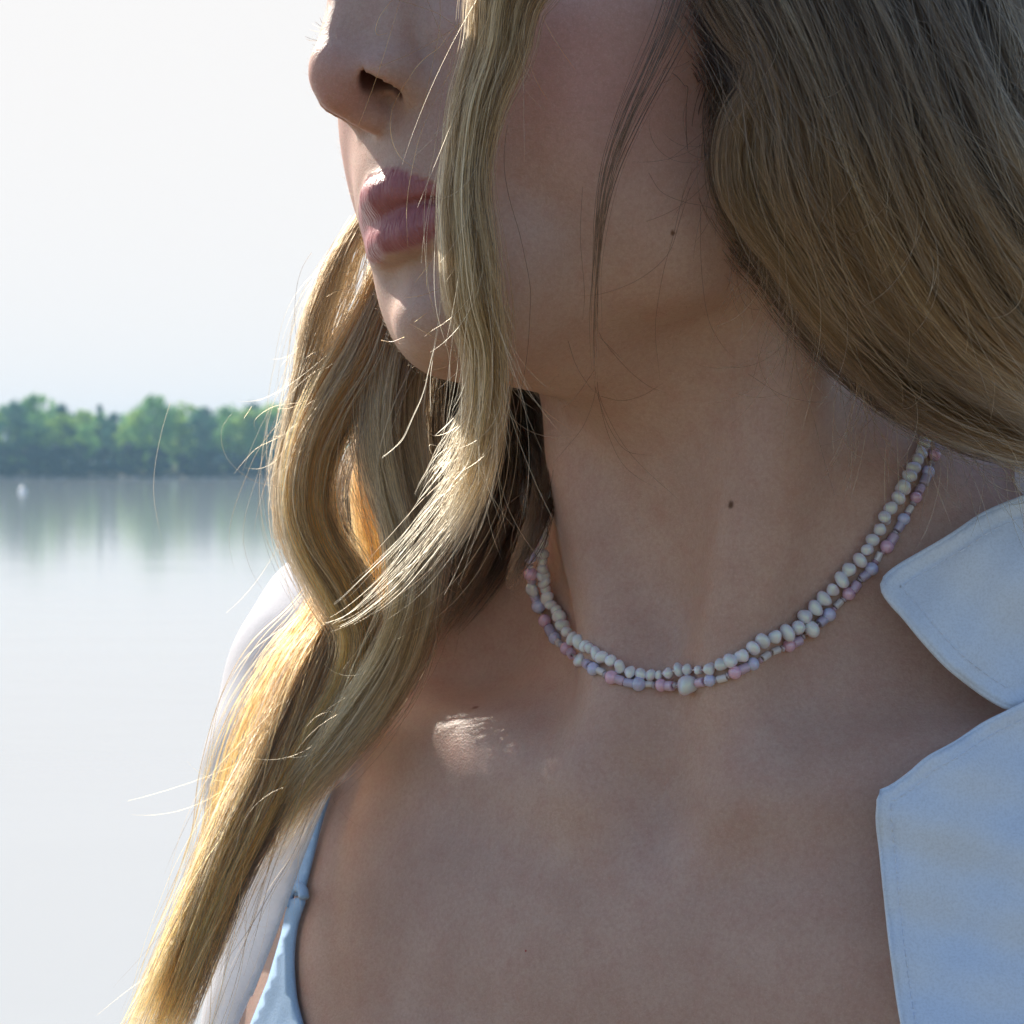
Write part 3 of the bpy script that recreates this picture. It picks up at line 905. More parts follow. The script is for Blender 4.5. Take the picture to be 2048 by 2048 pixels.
mixed = q4([(1865, 150, 'opal'), (1815, 230, 'pink'), (1790, 295, 'seed'), (1765, 362, 'opal'), (1740, 425, 'opalc'), (1722, 460, 'seed'), (1700, 500, 'pinkc'), (1670, 560, 'pink'), (1648, 608, 'seed'), (1618, 655, 'clear'), (1604, 688, 'seedp'), (1575, 728, 'opal'), (1543, 785, 'opalc'), (1510, 832, 'seed'), (1488, 882, 'pinkc'), (1445, 940, 'pink'), (1412, 985, 'seedp'), (1380, 1018, 'clear'), (1355, 1060, 'seedp'), (1325, 1112, 'opal'), (1275, 1165, 'opalc'), (1238, 1198, 'seed'), (1200, 1252, 'pinkc'), (1150, 1305, 'pink'), (1112, 1348, 'seed'), (1070, 1382, 'clear'), (1037, 1425, 'seedp'), (998, 1465, 'opal'), (950, 1512, 'opalc'), (865, 1580, 'baroque', 17, 19.5), (795, 1635, 'seed'), (750, 1675, 'pinkc'), (690, 1705, 'pink'), (640, 1728, 'seed'), (585, 1745, 'clear'), (535, 1768, 'seedp'), (505, 1788, 'clear')])
mixed += q3([(2010, 1320, 'seedp'), (1955, 1345, 'opal'), (1885, 1380, 'pinkc'), (1815, 1410, 'pink'), (1762, 1435, 'seed'), (1715, 1458, 'clear'), (1668, 1468, 'seed'), (1620, 1472, 'opal'), (1550, 1488, 'pinkc'), (1450, 1508, 'baroque', 21, 19), (1355, 1510, 'seed'), (1310, 1515, 'pinkc'), (1245, 1508, 'pink'), (1192, 1510, 'seed'), (1150, 1500, 'clear'), (1070, 1500, 'opal'), (995, 1490, 'opalc'), (957, 1478, 'seed'), (920, 1467, 'pinkc'), (860, 1447, 'pink'), (815, 1428, 'seed'), (780, 1402, 'clear'), (722, 1382, 'opal'), (675, 1348, 'opalc'), (620, 1318, 'baroque', 19, 13.5), (553, 1265, 'pinkc'), (515, 1225, 'pink'), (472, 1197, 'seed'), (452, 1180, 'clear'), (425, 1145, 'opal'), (390, 1090, 'opalc'), (345, 1010, 'pink'), (307, 945, 'seed'), (300, 895, 'opal'), (275, 838, 'opalc'), (248, 768, 'baroque', 18, 12.5), (240, 690, 'pinkc'), (235, 650, 'pink'), (230, 590, 'seed'), (230, 520, 'opal'), (240, 455, 'opalc'), (255, 400, 'pink'), (275, 345, 'opal')])
def fix(seq):
    out = []
    for a in seq:
        if len(a) >= 5: rx, rr = a[3], a[4]
        elif len(a) == 4: rx, rr = a[3], a[3]
        else: rx, rr = BEAD_PX[a[2]]
        out.append((a[0], a[1], a[2], rx, rr))
    return out

def necklace(name, seq, label, lift=0.0):
    seq = fix(seq)
    x_ = np.array([a[0] for a in seq]); y_ = np.array([a[1] for a in seq])
    d = ray_hit(x_, y_)
    rad = np.array([a[4] for a in seq]) / FPX * np.minimum(d, 0.76)
    late = np.nonzero((x_ < 1200) & (y_ < 1200))[0][0]      # from here on the strand turns away round the neck
    tail_ = np.clip((np.arange(len(d)) - late) / max(len(d) - 1 - late, 1), 0, 1)
    d = np.where(tail_ > 0, np.minimum(d, d[late] + (0.772 - d[late]) * tail_ ** 0.8), d)
    for _ in range(2):
        d = np.minimum(d, np.convolve(np.pad(d, 2, 'edge'), np.ones(5) / 5, 'valid'))
    d = d - rad * 0.85 - lift
    C_ = np.stack([P(a, b_, c) for a, b_, c in zip(x_, y_, d)])
    T = unit(np.gradient(C_, axis=0))
    root = bpy.data.objects.new(name, None); COL.objects.link(root)
    root.location = C_[len(C_) // 2]
    tag(root, label, 'necklace')
    g = np.random.default_rng(len(seq))
    off = Vector(C_[len(C_) // 2])
    for i, (a, b_, key, rx, rr) in enumerate(seq):
        me = BM[key][g.integers(0, len(BM[key]))]
        o = bpy.data.objects.new(BEAD_NAME[key], me); COL.objects.link(o); o.parent = root
        o.location = Vector(C_[i]) - off
        q_ = Vector(T[i]).to_track_quat('X', 'Z')
        from mathutils import Quaternion
        o.rotation_mode = 'QUATERNION'
        o.rotation_quaternion = q_ @ Quaternion((1, 0, 0), g.uniform(0, 6.28)) @ Quaternion((0, 0, 1), g.normal() * (0.32 if key == 'pearl' else 0.10))
        k_ = d[i] / FPX
        sc_ = g.uniform(0.98, 1.18)
        o.scale = (rx * k_ * sc_, rr * k_ * sc_, rr * k_ * sc_)
    link('thread', tube_mesh('thread', C_ - np.array(off), 0.00022, 6), root, NYLON)
    return root
necklace('pearl_necklace', strand_p, 'strand of small cream freshwater pearls, the upper of two necklaces', 0.0004)
necklace('bead_necklace', mixed, 'lower necklace of pink, lilac and clear glass beads with large pearls', 0.0)

# ------------------------------------------------------------------ hair
def hair_mat(name, c_root, c_tip, rough=0.42, var=0.5):
    m = bpy.data.materials.new(name); m.use_nodes = True
    nt = m.node_tree; nt.nodes.clear()
    out = nt.nodes.new('ShaderNodeOutputMaterial')
    h = nt.nodes.new('ShaderNodeBsdfHairPrincipled')
    h.parametrization = 'COLOR'
    hi = nt.nodes.new('ShaderNodeHairInfo')
    c = mixc(nt, hi.outputs['Intercept'], c_root, c_tip)
    hsv = nt.nodes.new('ShaderNodeHueSaturation')
    v = math_(nt, 'ADD', 0.30, math_(nt, 'MULTIPLY', math_(nt, 'POWER', hi.outputs['Random'], 1.7), 1.25 * var))
    nt.links.new(v, hsv.inputs['Value'])
    nt.links.new(c, hsv.inputs['Color'])
    nt.links.new(hsv.outputs['Color'], h.inputs['Color'])
    h.inputs['Roughness'].default_value = rough
    h.inputs['Radial Roughness'].default_value = 0.6
    h.inputs['Random Roughness'].default_value = 0.3
    nt.links.new(h.outputs[0], out.inputs['Surface'])
    return m

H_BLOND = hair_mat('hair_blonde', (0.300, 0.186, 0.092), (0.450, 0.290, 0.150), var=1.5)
H_DARK = hair_mat('hair_dark_blonde_shade', (0.015, 0.010, 0.0065), (0.058, 0.037, 0.022), var=1.5)  # dark roots, and shade of the right mass put into the colour
H_RIGHT = hair_mat('hair_shaded_blonde', (0.056, 0.034, 0.018), (0.180, 0.110, 0.055), var=1.6)  # blonde with the shade of the near side put into it
H_GOLD_LIT = hair_mat('hair_golden_lit', (0.210, 0.078, 0.025), (0.760, 0.258, 0.056), var=1.4)  # sun glow of backlit lengths put into the hair colour
H_BROWN_SHADE = hair_mat('hair_brown_shade', (0.018, 0.011, 0.007), (0.042, 0.026, 0.016), var=1.3)  # brown lashes and wisps; elsewhere shade put into the hair colour
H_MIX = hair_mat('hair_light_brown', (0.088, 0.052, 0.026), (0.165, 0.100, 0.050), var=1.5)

def add_hair(name, S, rad, mat, parent):
    n, m_, _ = S.shape
    cd = bpy.data.hair_curves.new(name)
    cd.add_curves([m_] * n)
    cd.attributes['position'].data.foreach_set('vector', S.astype(np.float32).ravel())
    ra = cd.attributes.new('radius', 'FLOAT', 'POINT')
    ra.data.foreach_set('value', rad.astype(np.float32).ravel())
    return link(name, cd, hair_root if name in ('hair_lock', 'stray_hair') else parent, mat)

def strands(guide, n, m_=26, clumps=14, spread=0.28, wob=1.0, wave=0.6, t0=(0, 0.0), t1=(0.9, 1.0), twist=0.4, rad=0.055, seed=1, fly=0.04, clumptip=0.5):
    """n hairs that follow a lock: guide rows are (column, row, distance, half width in columns, half depth in mm)"""
    g = np.random.default_rng(seed)
    M = 200
    G = catmull(guide, M)
    C = np.stack([P(a[0], a[1], a[2]) for a in G])
    T = unit(np.gradient(C, axis=0))
    S = unit(np.cross(T, np.array([0, 1.0, 0])))
    N = unit(np.cross(S, T))
    W = np.maximum(G[:, 3], 0.5) / FPX * G[:, 2]
    D = np.maximum(G[:, 4], 0.2) * 0.001
    ca = g.uniform(0, 2 * math.pi, clumps); cr = np.sqrt(g.uniform(0, 1, clumps))
    cu = np.stack([cr * np.cos(ca), cr * np.sin(ca)], -1)
    ci = g.integers(0, clumps, n)
    o = g.normal(size=(n, 2)) * spread
    far = g.uniform(size=n) < fly
    o[far] *= 2.6
    ts = np.linspace(0, 1, m_)[None]
    a0 = g.uniform(t0[0], max(t0[1], t0[0] + 1e-4), n)[:, None]
    a1 = g.uniform(t1[0], max(t1[1], t1[0] + 1e-4), n)[:, None]
    t = np.clip(a0 + (a1 - a0) * ts, 0, 1)
    x = t * (M - 1); i = np.minimum(x.astype(int), M - 2); f = (x - i)[..., None]
    def at(A):
        A = A if A.ndim == 2 else A[:, None]
        return A[i] * (1 - f) + A[i + 1] * f
    sq = (1 - clumptip * t)[..., None]
    cph = g.uniform(0, 6.28, (clumps, 4)); cam_ = g.normal(size=(clumps, 2)) * 0.22 * wave
    uv = cu[ci][:, None, :] + o[:, None, :] * sq
    tt = t[..., None]
    cw = np.stack([np.sin(t * 5.0 + cph[ci, 0][:, None]) * cam_[ci, 0][:, None], np.sin(t * 4.2 + cph[ci, 1][:, None]) * cam_[ci, 1][:, None]], -1)
    uv = uv + cw
    an = twist * (t - 0.3)
    u = uv[..., 0] * np.cos(an) - uv[..., 1] * np.sin(an)
    v = uv[..., 0] * np.sin(an) + uv[..., 1] * np.cos(an)
    p1 = g.uniform(0, 6.28, (n, 4, 1)); fr = g.uniform(3, 11, (n, 2, 1)); am = np.abs(g.normal(size=(n, 2, 1))) * 0.0007 * wob
    am[far] *= 2.5
    w1 = np.sin(t * fr[:, 0] + p1[:, 0]) * am[:, 0] * (0.3 + t)
    w2 = np.sin(t * fr[:, 1] + p1[:, 1]) * am[:, 1] * (0.3 + t)
    X = at(C) + at(S) * (u[..., None] * at(W)) + at(N) * (v[..., None] * at(D)) + at(S) * w1[..., None] + at(N) * w2[..., None]
    X = X + np.sin(t * 26 + p1[:, 2])[..., None] * 0.00012 * wob * at(S)
    r0 = np.exp(g.normal(size=n) * 0.42 - 0.05)[:, None] * rad * 0.001
    R_ = r0 * np.clip((1.02 - ts) * 6, 0.25, 1)
    return X, R_

hair_root = link('hair', None, person)
def hair_lock(guide, n, mat, name='hair_lock', **kw):
    X, R_ = strands(guide, n, **kw)
    return add_hair(name, X, R_, mat, person)

def sublocks(guide, count, width, n, mats, seed, drift=0.5, **kw):
    """several narrow locks that wander inside a broad one and cross each other"""
    g = np.random.default_rng(seed)
    G = np.asarray(guide, float)
    ks = np.linspace(0, 1, len(G))
    for k in range(count):
        a0, a1 = g.uniform(-0.85, 0.85), g.normal() * drift
        ph0, f0 = g.uniform(0, 6.28), g.uniform(1.5, 4)
        o = np.clip(a0 + a1 * (ks - 0.4) + 0.18 * np.sin(ks * f0 * 2 + ph0), -1.05, 1.05)
        tg = unit(np.gradient(G[:, :2], axis=0)); nr = np.stack([-tg[:, 1], tg[:, 0]], -1)
        H = G.copy()
        H[:, :2] += nr * (o * G[:, 3])[:, None]
        H[:, 2] -= G[:, 4] * 0.001 * (0.4 + 0.7 * math.sqrt(max(0, 1 - a0 * a0))) * g.uniform(0.6, 1.1)
        H[:, 3] = width * g.uniform(0.6, 1.4) * np.clip(1.1 - 0.5 * ks, 0.4, 1); H[:, 4] = 2.0
        kk = dict(m_=40, clumps=8, spread=0.34, t1=(0.7, 1), wob=1.5, wave=1.0, fly=0.05); kk.update(kw)
        hair_lock([tuple(a) for a in H], int(n * K * g.uniform(0.6, 1.4)), mats[g.integers(0, len(mats))], seed=seed * 100 + k, **kk)

if DEV != 'body':
    K = 1.0 if not DEV else 0.75
    # -- lock that falls in front of the cheek and the corner of the mouth
    front = [(1040, -60, .660, 66, 4), (1010, 0, .662, 58, 4), (992, 100, .664, 50, 4), (956, 210, .666, 40, 4), (938, 310, .668, 34, 4), (932, 400, .669, 38, 4), (942, 500, .670, 44, 4), (954, 600, .673, 46, 4.5),
             (974, 700, .680, 37, 5), (974, 800, .688, 35, 5), (962, 900, .696, 36, 5), (932, 1000, .704, 36, 5), (886, 1090, .711, 34, 5), (826, 1165, .717, 30, 5), (760, 1220, .722, 24, 4)]
    hair_lock(front, int(1000 * K), H_BLOND, m_=40, clumps=70, spread=0.10, t1=(0.46, 0.88), seed=3, wob=1.2)
    hair_lock(front, int(350 * K), H_MIX, m_=40, clumps=16, spread=0.35, t1=(0.45, 0.9), seed=4)
    sublocks(front, 12, 13, 90, [H_BLOND, H_BLOND, H_MIX, H_RIGHT], 5, drift=0.5, t1=(0.45, 0.88))
    # -- feathered ends on the sunny side of that lock
    fe = [(985, 620, .674, 36, 4), (988, 760, .682, 30, 4), (965, 870, .690, 38, 5), (915, 980, .696, 36, 6), (850, 1070, .702, 36, 7), (780, 1150, .708, 36, 6), (700, 1220, .714, 32, 5), (640, 1250, .716, 24, 4)]
    hair_lock(fe, int(100 * K), H_BLOND, m_=30, clumps=40, spread=0.12, t1=(0.3, 1.0), seed=6, wob=1.6, fly=0.12, rad=0.06)
    fe2 = [(975, 700, .678, 34, 4), (962, 800, .685, 34, 5), (930, 880, .691, 36, 5), (890, 950, .695, 32, 5), (850, 1010, .698, 28, 5)]
    hair_lock(fe2, int(110 * K), H_BLOND, m_=20, clumps=30, spread=0.15, t1=(0.45, 1.0), seed=7, wob=1.8, fly=0.15, rad=0.06)
    # -- locks that hang on the far side of the chin
    outer = [(742, 420, .775, 12, 4), (700, 500, .775, 24, 6), (672, 570, .776, 34, 6), (642, 650, .778, 36, 7), (622, 750, .780, 34, 7), (600, 850, .782, 32, 7), (586, 950, .784, 34, 8), (600, 1050, .784, 44, 8), (652, 1160, .782, 44, 8), (690, 1260, .782, 34, 8)]
    hair_lock(outer, int(260 * K), H_MIX, m_=34, clumps=24, spread=0.3, t1=(0.8, 1), seed=11, wob=1.5)
    sublocks(outer, 8, 9, 40, [H_MIX, H_MIX, H_BLOND], 10, drift=0.7)
    big = [(830, 430, .785, 40, 10), (800, 540, .780, 46, 10), (757, 640, .776, 46, 10), (722, 720, .774, 54, 10), (668, 810, .774, 50, 9), (628, 900, .775, 46, 9), (614, 1000, .776, 46, 9), (632, 1080, .777, 48, 9), (684, 1180, .778, 52, 9), (716, 1270, .778, 40, 8), (700, 1370, .780, 42, 8), (646, 1480, .777, 48, 8), (580, 1600, .774, 44, 7), (520, 1720, .770, 34, 6)]
    hair_lock(big, int(950 * K), H_BLOND, m_=44, clumps=80, spread=0.15, t1=(0.75, 1), seed=12, wob=1.3)
    hair_lock(big, int(500 * K), H_MIX, m_=40, clumps=18, spread=0.34, t1=(0.6, 1), seed=13, wob=1.3)
    sublocks(big, 16, 14, 80, [H_BLOND, H_MIX, H_GOLD_LIT, H_BLOND], 14, drift=0.8)
    inner = [(850, 500, .785, 44, 10), (822, 620, .778, 50, 10), (796, 720, .772, 58, 10), (782, 820, .768, 60, 10), (786, 900, .766, 60, 10), (802, 980, .764, 56, 9), (822, 1060, .762, 50, 9), (832, 1130, .760, 48, 8), (828, 1210, .760, 42, 8), (796, 1310, .766, 46, 7), (738, 1410, .770, 46, 6), (668, 1500, .771, 38, 5), (590, 1590, .770, 28, 4), (540, 1660, .769, 14, 3)]
    hair_lock(inner, int(1050 * K), H_BLOND, m_=42, clumps=80, spread=0.15, t1=(0.75, 1), seed=15, wob=1.3)
    hair_lock(inner, int(500 * K), H_MIX, m_=40, clumps=18, spread=0.34, t1=(0.6, 1), seed=16, wob=1.3)
    sublocks(inner, 16, 14, 80, [H_BLOND, H_MIX, H_BLOND, H_RIGHT], 17, drift=0.8)
    # -- lock in the gap between them, backlit gold put into its colour
    gap = [(740, 880, .795, 18, 5), (735, 980, .795, 34, 6), (742, 1060, .793, 36, 6), (752, 1150, .790, 34, 6), (745, 1260, .788, 30, 6)]
    hair_lock(gap, int(420 * K), H_GOLD_LIT, m_=24, clumps=12, t1=(0.8, 1), seed=16)
    # -- hair behind the chin and the neck, its shade put into the brown colour
    dk1 = [(905, 400, .825, 70, 8), (895, 560, .815, 80, 10), (890, 690, .808, 80, 10), (885, 800, .808, 95, 11), (880, 900, .808, 110, 11), (880, 1000, .808, 115, 11), (865, 1100, .804, 105, 10), (840, 1200, .797, 80, 8), (815, 1290, .792, 50, 6)]  # widened and carried up out of view to block the sun
    hair_lock(dk1, int(2800 * K), H_BROWN_SHADE, m_=30, clumps=26, spread=0.25, t1=(0.7, 1), seed=17)
    dk2 = [(985, 420, .825, 60, 8), (995, 560, .815, 54, 8), (1000, 690, .81, 46, 8), (1020, 800, .81, 50, 8), (1032, 900, .808, 50, 8), (1022, 1000, .804, 52, 8), (985, 1090, .798, 50, 7), (940, 1180, .792, 40, 6), (890, 1260, .788, 24, 4)]  # upper part added out of view to keep sun off the neck
    hair_lock(dk2, int(1300 * K), H_BROWN_SHADE, m_=30, clumps=22, spread=0.25, t1=(0.7, 1), seed=18)
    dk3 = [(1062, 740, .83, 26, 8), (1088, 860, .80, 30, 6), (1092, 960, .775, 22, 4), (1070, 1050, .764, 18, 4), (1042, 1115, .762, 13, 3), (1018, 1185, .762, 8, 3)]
    hair_lock(dk3, int(380 * K), H_BROWN_SHADE, m_=26, clumps=12, t1=(0.7, 1), seed=19, wob=1.4)
    back = [(980, 480, .850, 60, 12), (930, 680, .852, 90, 12), (850, 860, .848, 100, 12), (780, 980, .845, 100, 10), (722, 1090, .840, 90, 9), (706, 1200, .828, 80, 8), (730, 1290, .815, 66, 6), (720, 1370, .806, 40, 4)]  # added lock, mostly unseen, to keep the sun off the chest
    hair_lock(back, int(2200 * K), H_BROWN_SHADE, m_=26, clumps=30, spread=0.3, t1=(0.7, 1), seed=23)
    # -- lengths on the white shoulder, backlit orange put into their brown colour
    low = [(712, 1180, .790, 30, 6), (672, 1260, .787, 36, 6), (632, 1350, .783, 50, 7), (588, 1450, .779, 54, 7), (540, 1550, .775, 52, 7), (492, 1650, .770, 54, 7), (444, 1750, .766, 50, 7), (402, 1850, .762, 50, 6), (360, 1950, .758, 52, 6), (318, 2050, .755, 56, 5), (275, 2150, .752, 60, 5)]
    hair_lock(low, int(750 * K), H_GOLD_LIT, m_=40, clumps=80, spread=0.12, t1=(0.72, 1), seed=20, wob=1.5)
    hair_lock(low, int(700 * K), H_MIX, m_=40, clumps=18, spread=0.35, t1=(0.6, 1), seed=21, wob=1.4)
    sublocks(low, 20, 12, 70, [H_GOLD_LIT, H_GOLD_LIT, H_MIX, H_BLOND, H_BROWN_SHADE], 22, drift=0.8, t1=(0.62, 1), wob=1.8)
    lowl = [(660, 1150, .796, 14, 5), (616, 1240, .792, 26, 5), (560, 1330, .788, 40, 5), (505, 1440, .784, 46, 5), (462, 1560, .780, 42, 5), (430, 1680, .776, 36, 5), (392, 1790, .772, 36, 5), (345, 1900, .768, 40, 5), (290, 2020, .764, 34, 4), (240, 2110, .760, 24, 4)]
    hair_lock(lowl, int(190 * K), H_GOLD_LIT, m_=34, clumps=40, spread=0.35, t1=(0.5, 1), seed=24, wob=1.8, fly=0.04)
    # -- the mass over the near side of the head
    G0 = [(1375, -70, .672), (1450, 60, .668), (1512, 140, .664), (1470, 210, .668), (1440, 300, .672), (1452, 400, .674), (1505, 520, .677), (1600, 655, .682), (1715, 765, .690), (1840, 845, .700), (1980, 893, .705), (2150, 950, .71)]
    G1 = [(1430, -70, .664), (1520, 80, .658), (1580, 230, .655), (1602, 380, .656), (1645, 500, .660), (1725, 620, .666), (1825, 720, .674), (1940, 800, .682), (2150, 890, .69)]
    G2 = [(1560, -70, .660), (1640, 120, .652), (1700, 300, .648), (1752, 450, .650), (1832, 600, .655), (1935, 722, .662), (2150, 860, .67)]
    G3 = [(1700, -70, .660), (1780, 120, .650), (1850, 300, .645), (1932, 470, .646), (2025, 610, .650), (2180, 760, .655)]
    G4 = [(1850, -70, .665), (1930, 120, .655), (2012, 300, .648), (2160, 540, .648)]
    G5 = [(2000, -70, .675), (2090, 150, .665), (2220, 380, .66)]
    G0 = [(a[0] + (30 if a[1] > 420 else 8), a[1] - (22 if a[1] > 420 else 0), a[2]) for a in G0]
    G1 = [(a[0] + (14 if a[1] > 420 else 0), a[1] - (12 if a[1] > 420 else 0), a[2]) for a in G1]
    GS = [catmull(g_, 60) for g_ in (G0, G1, G2, G3, G4, G5)]
    def between(s_, dd, w, dp):
        k = min(int(s_), 4); f_ = s_ - k
        q_ = GS[k] * (1 - f_) + GS[k + 1] * f_
        return [(a[0], a[1], a[2] + dd, w * (1 - 0.35 * i / 59), dp) for i, a in enumerate(q_)][::4] + [(q_[-1][0], q_[-1][1], q_[-1][2] + dd, w * 0.6, dp)]
    gr = np.random.default_rng(99)
    k = 0
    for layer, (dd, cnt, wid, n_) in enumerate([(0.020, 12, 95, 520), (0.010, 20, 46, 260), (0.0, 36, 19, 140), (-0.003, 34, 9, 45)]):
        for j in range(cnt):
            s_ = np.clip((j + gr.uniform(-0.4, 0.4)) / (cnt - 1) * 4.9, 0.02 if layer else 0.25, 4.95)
            mt = [[H_BROWN_SHADE, H_BROWN_SHADE, H_DARK, H_BROWN_SHADE], [H_DARK, H_BROWN_SHADE, H_RIGHT, H_DARK], [H_DARK, H_RIGHT, H_RIGHT, H_MIX], [H_RIGHT, H_MIX, H_RIGHT, H_BLOND]][layer][gr.integers(0, 4)]  # lower layers darker: shade of the gaps put into the hair colour
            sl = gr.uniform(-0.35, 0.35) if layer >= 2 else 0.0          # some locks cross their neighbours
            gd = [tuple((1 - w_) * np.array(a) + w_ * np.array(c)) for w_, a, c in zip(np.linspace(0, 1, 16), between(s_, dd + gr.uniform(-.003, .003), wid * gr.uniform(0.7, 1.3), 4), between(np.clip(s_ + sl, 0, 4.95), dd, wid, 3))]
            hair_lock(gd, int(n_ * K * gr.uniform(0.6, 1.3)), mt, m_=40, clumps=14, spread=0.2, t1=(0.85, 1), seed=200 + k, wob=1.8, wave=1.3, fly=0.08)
            k += 1
    # -- loose hairs that wander over the locks and roughen their outlines
    def loose(guide, n, mat, seed, wide=1.2, near=0.004, t1=(0.45, 1), wave=2.6, wob=2.2):
        hair_lock([(a[0], a[1], a[2] - near, a[3] * wide, a[4] * 0.8) for a in guide], int(n), mat, m_=44, clumps=int(n), spread=0.08, t0=(0, 0.25), t1=t1, seed=seed, wob=wob, wave=wave, fly=0.03, rad=0.05)
    for q_, (gd, n_) in enumerate([(front, 150), (outer, 110), (big, 280), (inner, 280), (low, 300)]):
        loose(gd, n_ * 0.5, H_BLOND if gd is not low else H_GOLD_LIT, 400 + q_)
        loose(gd, n_ * 0.35, H_MIX, 410 + q_)
        loose(gd, n_ * 0.15, H_BROWN_SHADE, 420 + q_)
    for q_, s_ in enumerate(np.linspace(0.95, 4.7, 9)):
        gd = between(s_, -0.004, 120, 4)
        loose(gd, 34, H_RIGHT, 430 + q_, wide=1.0, near=0.002, t1=(0.6, 1), wave=2.0)
        loose(gd, 20, H_MIX, 450 + q_, wide=1.0, near=0.003, t1=(0.6, 1), wave=2.0)
        loose(gd, 26, H_DARK, 470 + q_, wide=1.0, near=0.002, t1=(0.6, 1), wave=2.0)
    # -- rolled edge of that mass beside the cheek
    edge = [(a[0] + 26, a[1], a[2] - 0.004, 30, 5) for a in GS[0]][::3]
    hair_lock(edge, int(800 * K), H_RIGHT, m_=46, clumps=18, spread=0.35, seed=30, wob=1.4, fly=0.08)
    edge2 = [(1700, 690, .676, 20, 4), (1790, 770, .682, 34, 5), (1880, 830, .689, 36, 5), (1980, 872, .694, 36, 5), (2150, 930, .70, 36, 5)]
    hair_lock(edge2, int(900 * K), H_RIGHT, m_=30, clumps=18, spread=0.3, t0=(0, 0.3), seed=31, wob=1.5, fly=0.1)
    # -- thin wisps across the near cheek
    wisp = [(1392, -60, .664, 36, 2), (1360, 30, .664, 30, 2), (1310, 140, .664, 26, 2), (1262, 240, .665, 22, 2), (1228, 330, .667, 18, 2), (1206, 430, .669, 12, 2), (1194, 540, .673, 8, 1), (1190, 640, .678, 10, 1), (1190, 720, .683, 10, 1), (1196, 800, .690, 8, 1)]
    wisp = [(*a[:3], a[3] * 1.25, a[4]) for a in wisp]
    hair_lock(wisp, int(44), H_BROWN_SHADE, m_=34, clumps=14, spread=0.4, t1=(0.6, 1), seed=32, wob=0.7)

    # -- the rest of the head of hair, over the crown and down the back
    for k_, ang_ in enumerate(np.linspace(-80, 100, 18)):
        ca_, sa_ = math.cos(R(ang_)), math.sin(R(ang_))
        gd = []
        for el_ in (88, 60, 30, 5, -20):
            ce_, se_ = math.cos(R(el_)), math.sin(R(el_))
            w3 = head_pt(82 * sa_ * ce_, -95 - 104 * ca_ * ce_, 62 + 94 * se_)
            gd.append(w3)
        if -80 < ang_ < 10:
            gd.append(gd[-1] + np.array([0, 0.004, -0.07])); gd.append(gd[-1] + np.array([0, 0.004, -0.08]))
        pq = to_px(np.array(gd))
        hair_lock([(a[0], a[1], w3[1], 120, 5) for a, w3 in zip(pq, gd)], int(420 * K), H_DARK if k_ % 2 else H_BROWN_SHADE, m_=20, clumps=16, spread=0.3, seed=300 + k_)
    # -- single hairs
    def singles(name, lists, mat, off=0.003, rad=0.045, depth=None, seed=0, m_=16):
        g = np.random.default_rng(seed); X, R_ = [], []
        for L_ in lists:
            c = catmull(np.array(L_, float)[:, :2], m_)
            if depth is None:
                d = np.minimum(ray_hit(c[:, 0], c[:, 1]), 0.74)
                d = np.convolve(np.pad(d, 2, 'edge'), np.ones(5) / 5, 'valid') - off - 0.006 * np.sin(np.linspace(0, 3.1, m_)) * g.uniform(0.2, 1)
            else:
                d = depth + g.uniform(-.003, .003) + 0.004 * np.linspace(-1, 1, m_) * g.uniform(-1, 1)
            X.append(np.stack([P(a, b_, e) for (a, b_), e in zip(c, d)]))
            R_.append(rad * 0.001 * np.clip((1.02 - np.linspace(0, 1, m_)) * 5, 0.35, 1))
        return add_hair(name, np.array(X), np.array(R_), mat, person)
    z1 = lambda L_: [(560 + .3106 * a, .3106 * b_) for a, b_ in L_]
    z2 = lambda L_: [(560 + .3106 * a, 500 + .3106 * b_) for a, b_ in L_]
    z7 = lambda L_: [(.3623 * a, 700 + .3623 * b_) for a, b_ in L_]
    zc = lambda L_: [(900 + .414 * a, 350 + .414 * b_) for a, b_ in L_]
    face = [z1(a) for a in [
        [(735, -20), (690, 40), (640, 110), (615, 190), (630, 225), (690, 213)], [(735, -10), (860, 30), (1000, 80), (1120, 160), (1200, 240)],
        [(1300, 60), (1180, 140), (1030, 240), (850, 340), (700, 405), (575, 452)], [(1180, 130), (1100, 200), (1020, 310), (950, 360), (880, 430), (830, 500)],
        [(1000, 320), (900, 410), (835, 495), (760, 620), (720, 720), (710, 820), (730, 930), (790, 1030), (895, 1095)], [(1030, -20), (1030, 150), (990, 380), (950, 560), (920, 680), (890, 830)],
        [(1130, 400), (1050, 540), (970, 700), (900, 880), (860, 1040), (830, 1200), (815, 1350), (822, 1590)], [(775, -10), (730, 150), (660, 380), (600, 560), (540, 720), (505, 810)],
        [(940, -20), (1000, 130), (1080, 320), (1140, 430)], [(1215, 400), (1130, 440), (1080, 490), (1050, 555)], [(1220, 130), (1190, 150), (1120, 210), (1070, 270)],
        [(1110, 560), (1080, 640), (1060, 740), (1050, 900)], [(1640, -20), (1700, 130), (1790, 290), (1900, 450)], [(1590, 290), (1600, 380), (1650, 520), (1720, 640)]]]
    face += [z2(a) for a in [
        [(945, 405), (905, 435), (865, 465)], [(1340, 790), (1100, 630), (950, 540), (835, 475)], [(1175, 640), (1140, 700), (1070, 750), (980, 775)],
        [(985, 490), (970, 520), (930, 560)], [(650, 580), (720, 590), (800, 560)], [(1050, 240), (920, 290), (800, 310)], [(1010, 20), (960, 90), (870, 210)], [(950, 60), (945, 160), (940, 255)]]]
    singles('stray_hair', face, H_GOLD_LIT, 0.005, 0.06, seed=1)
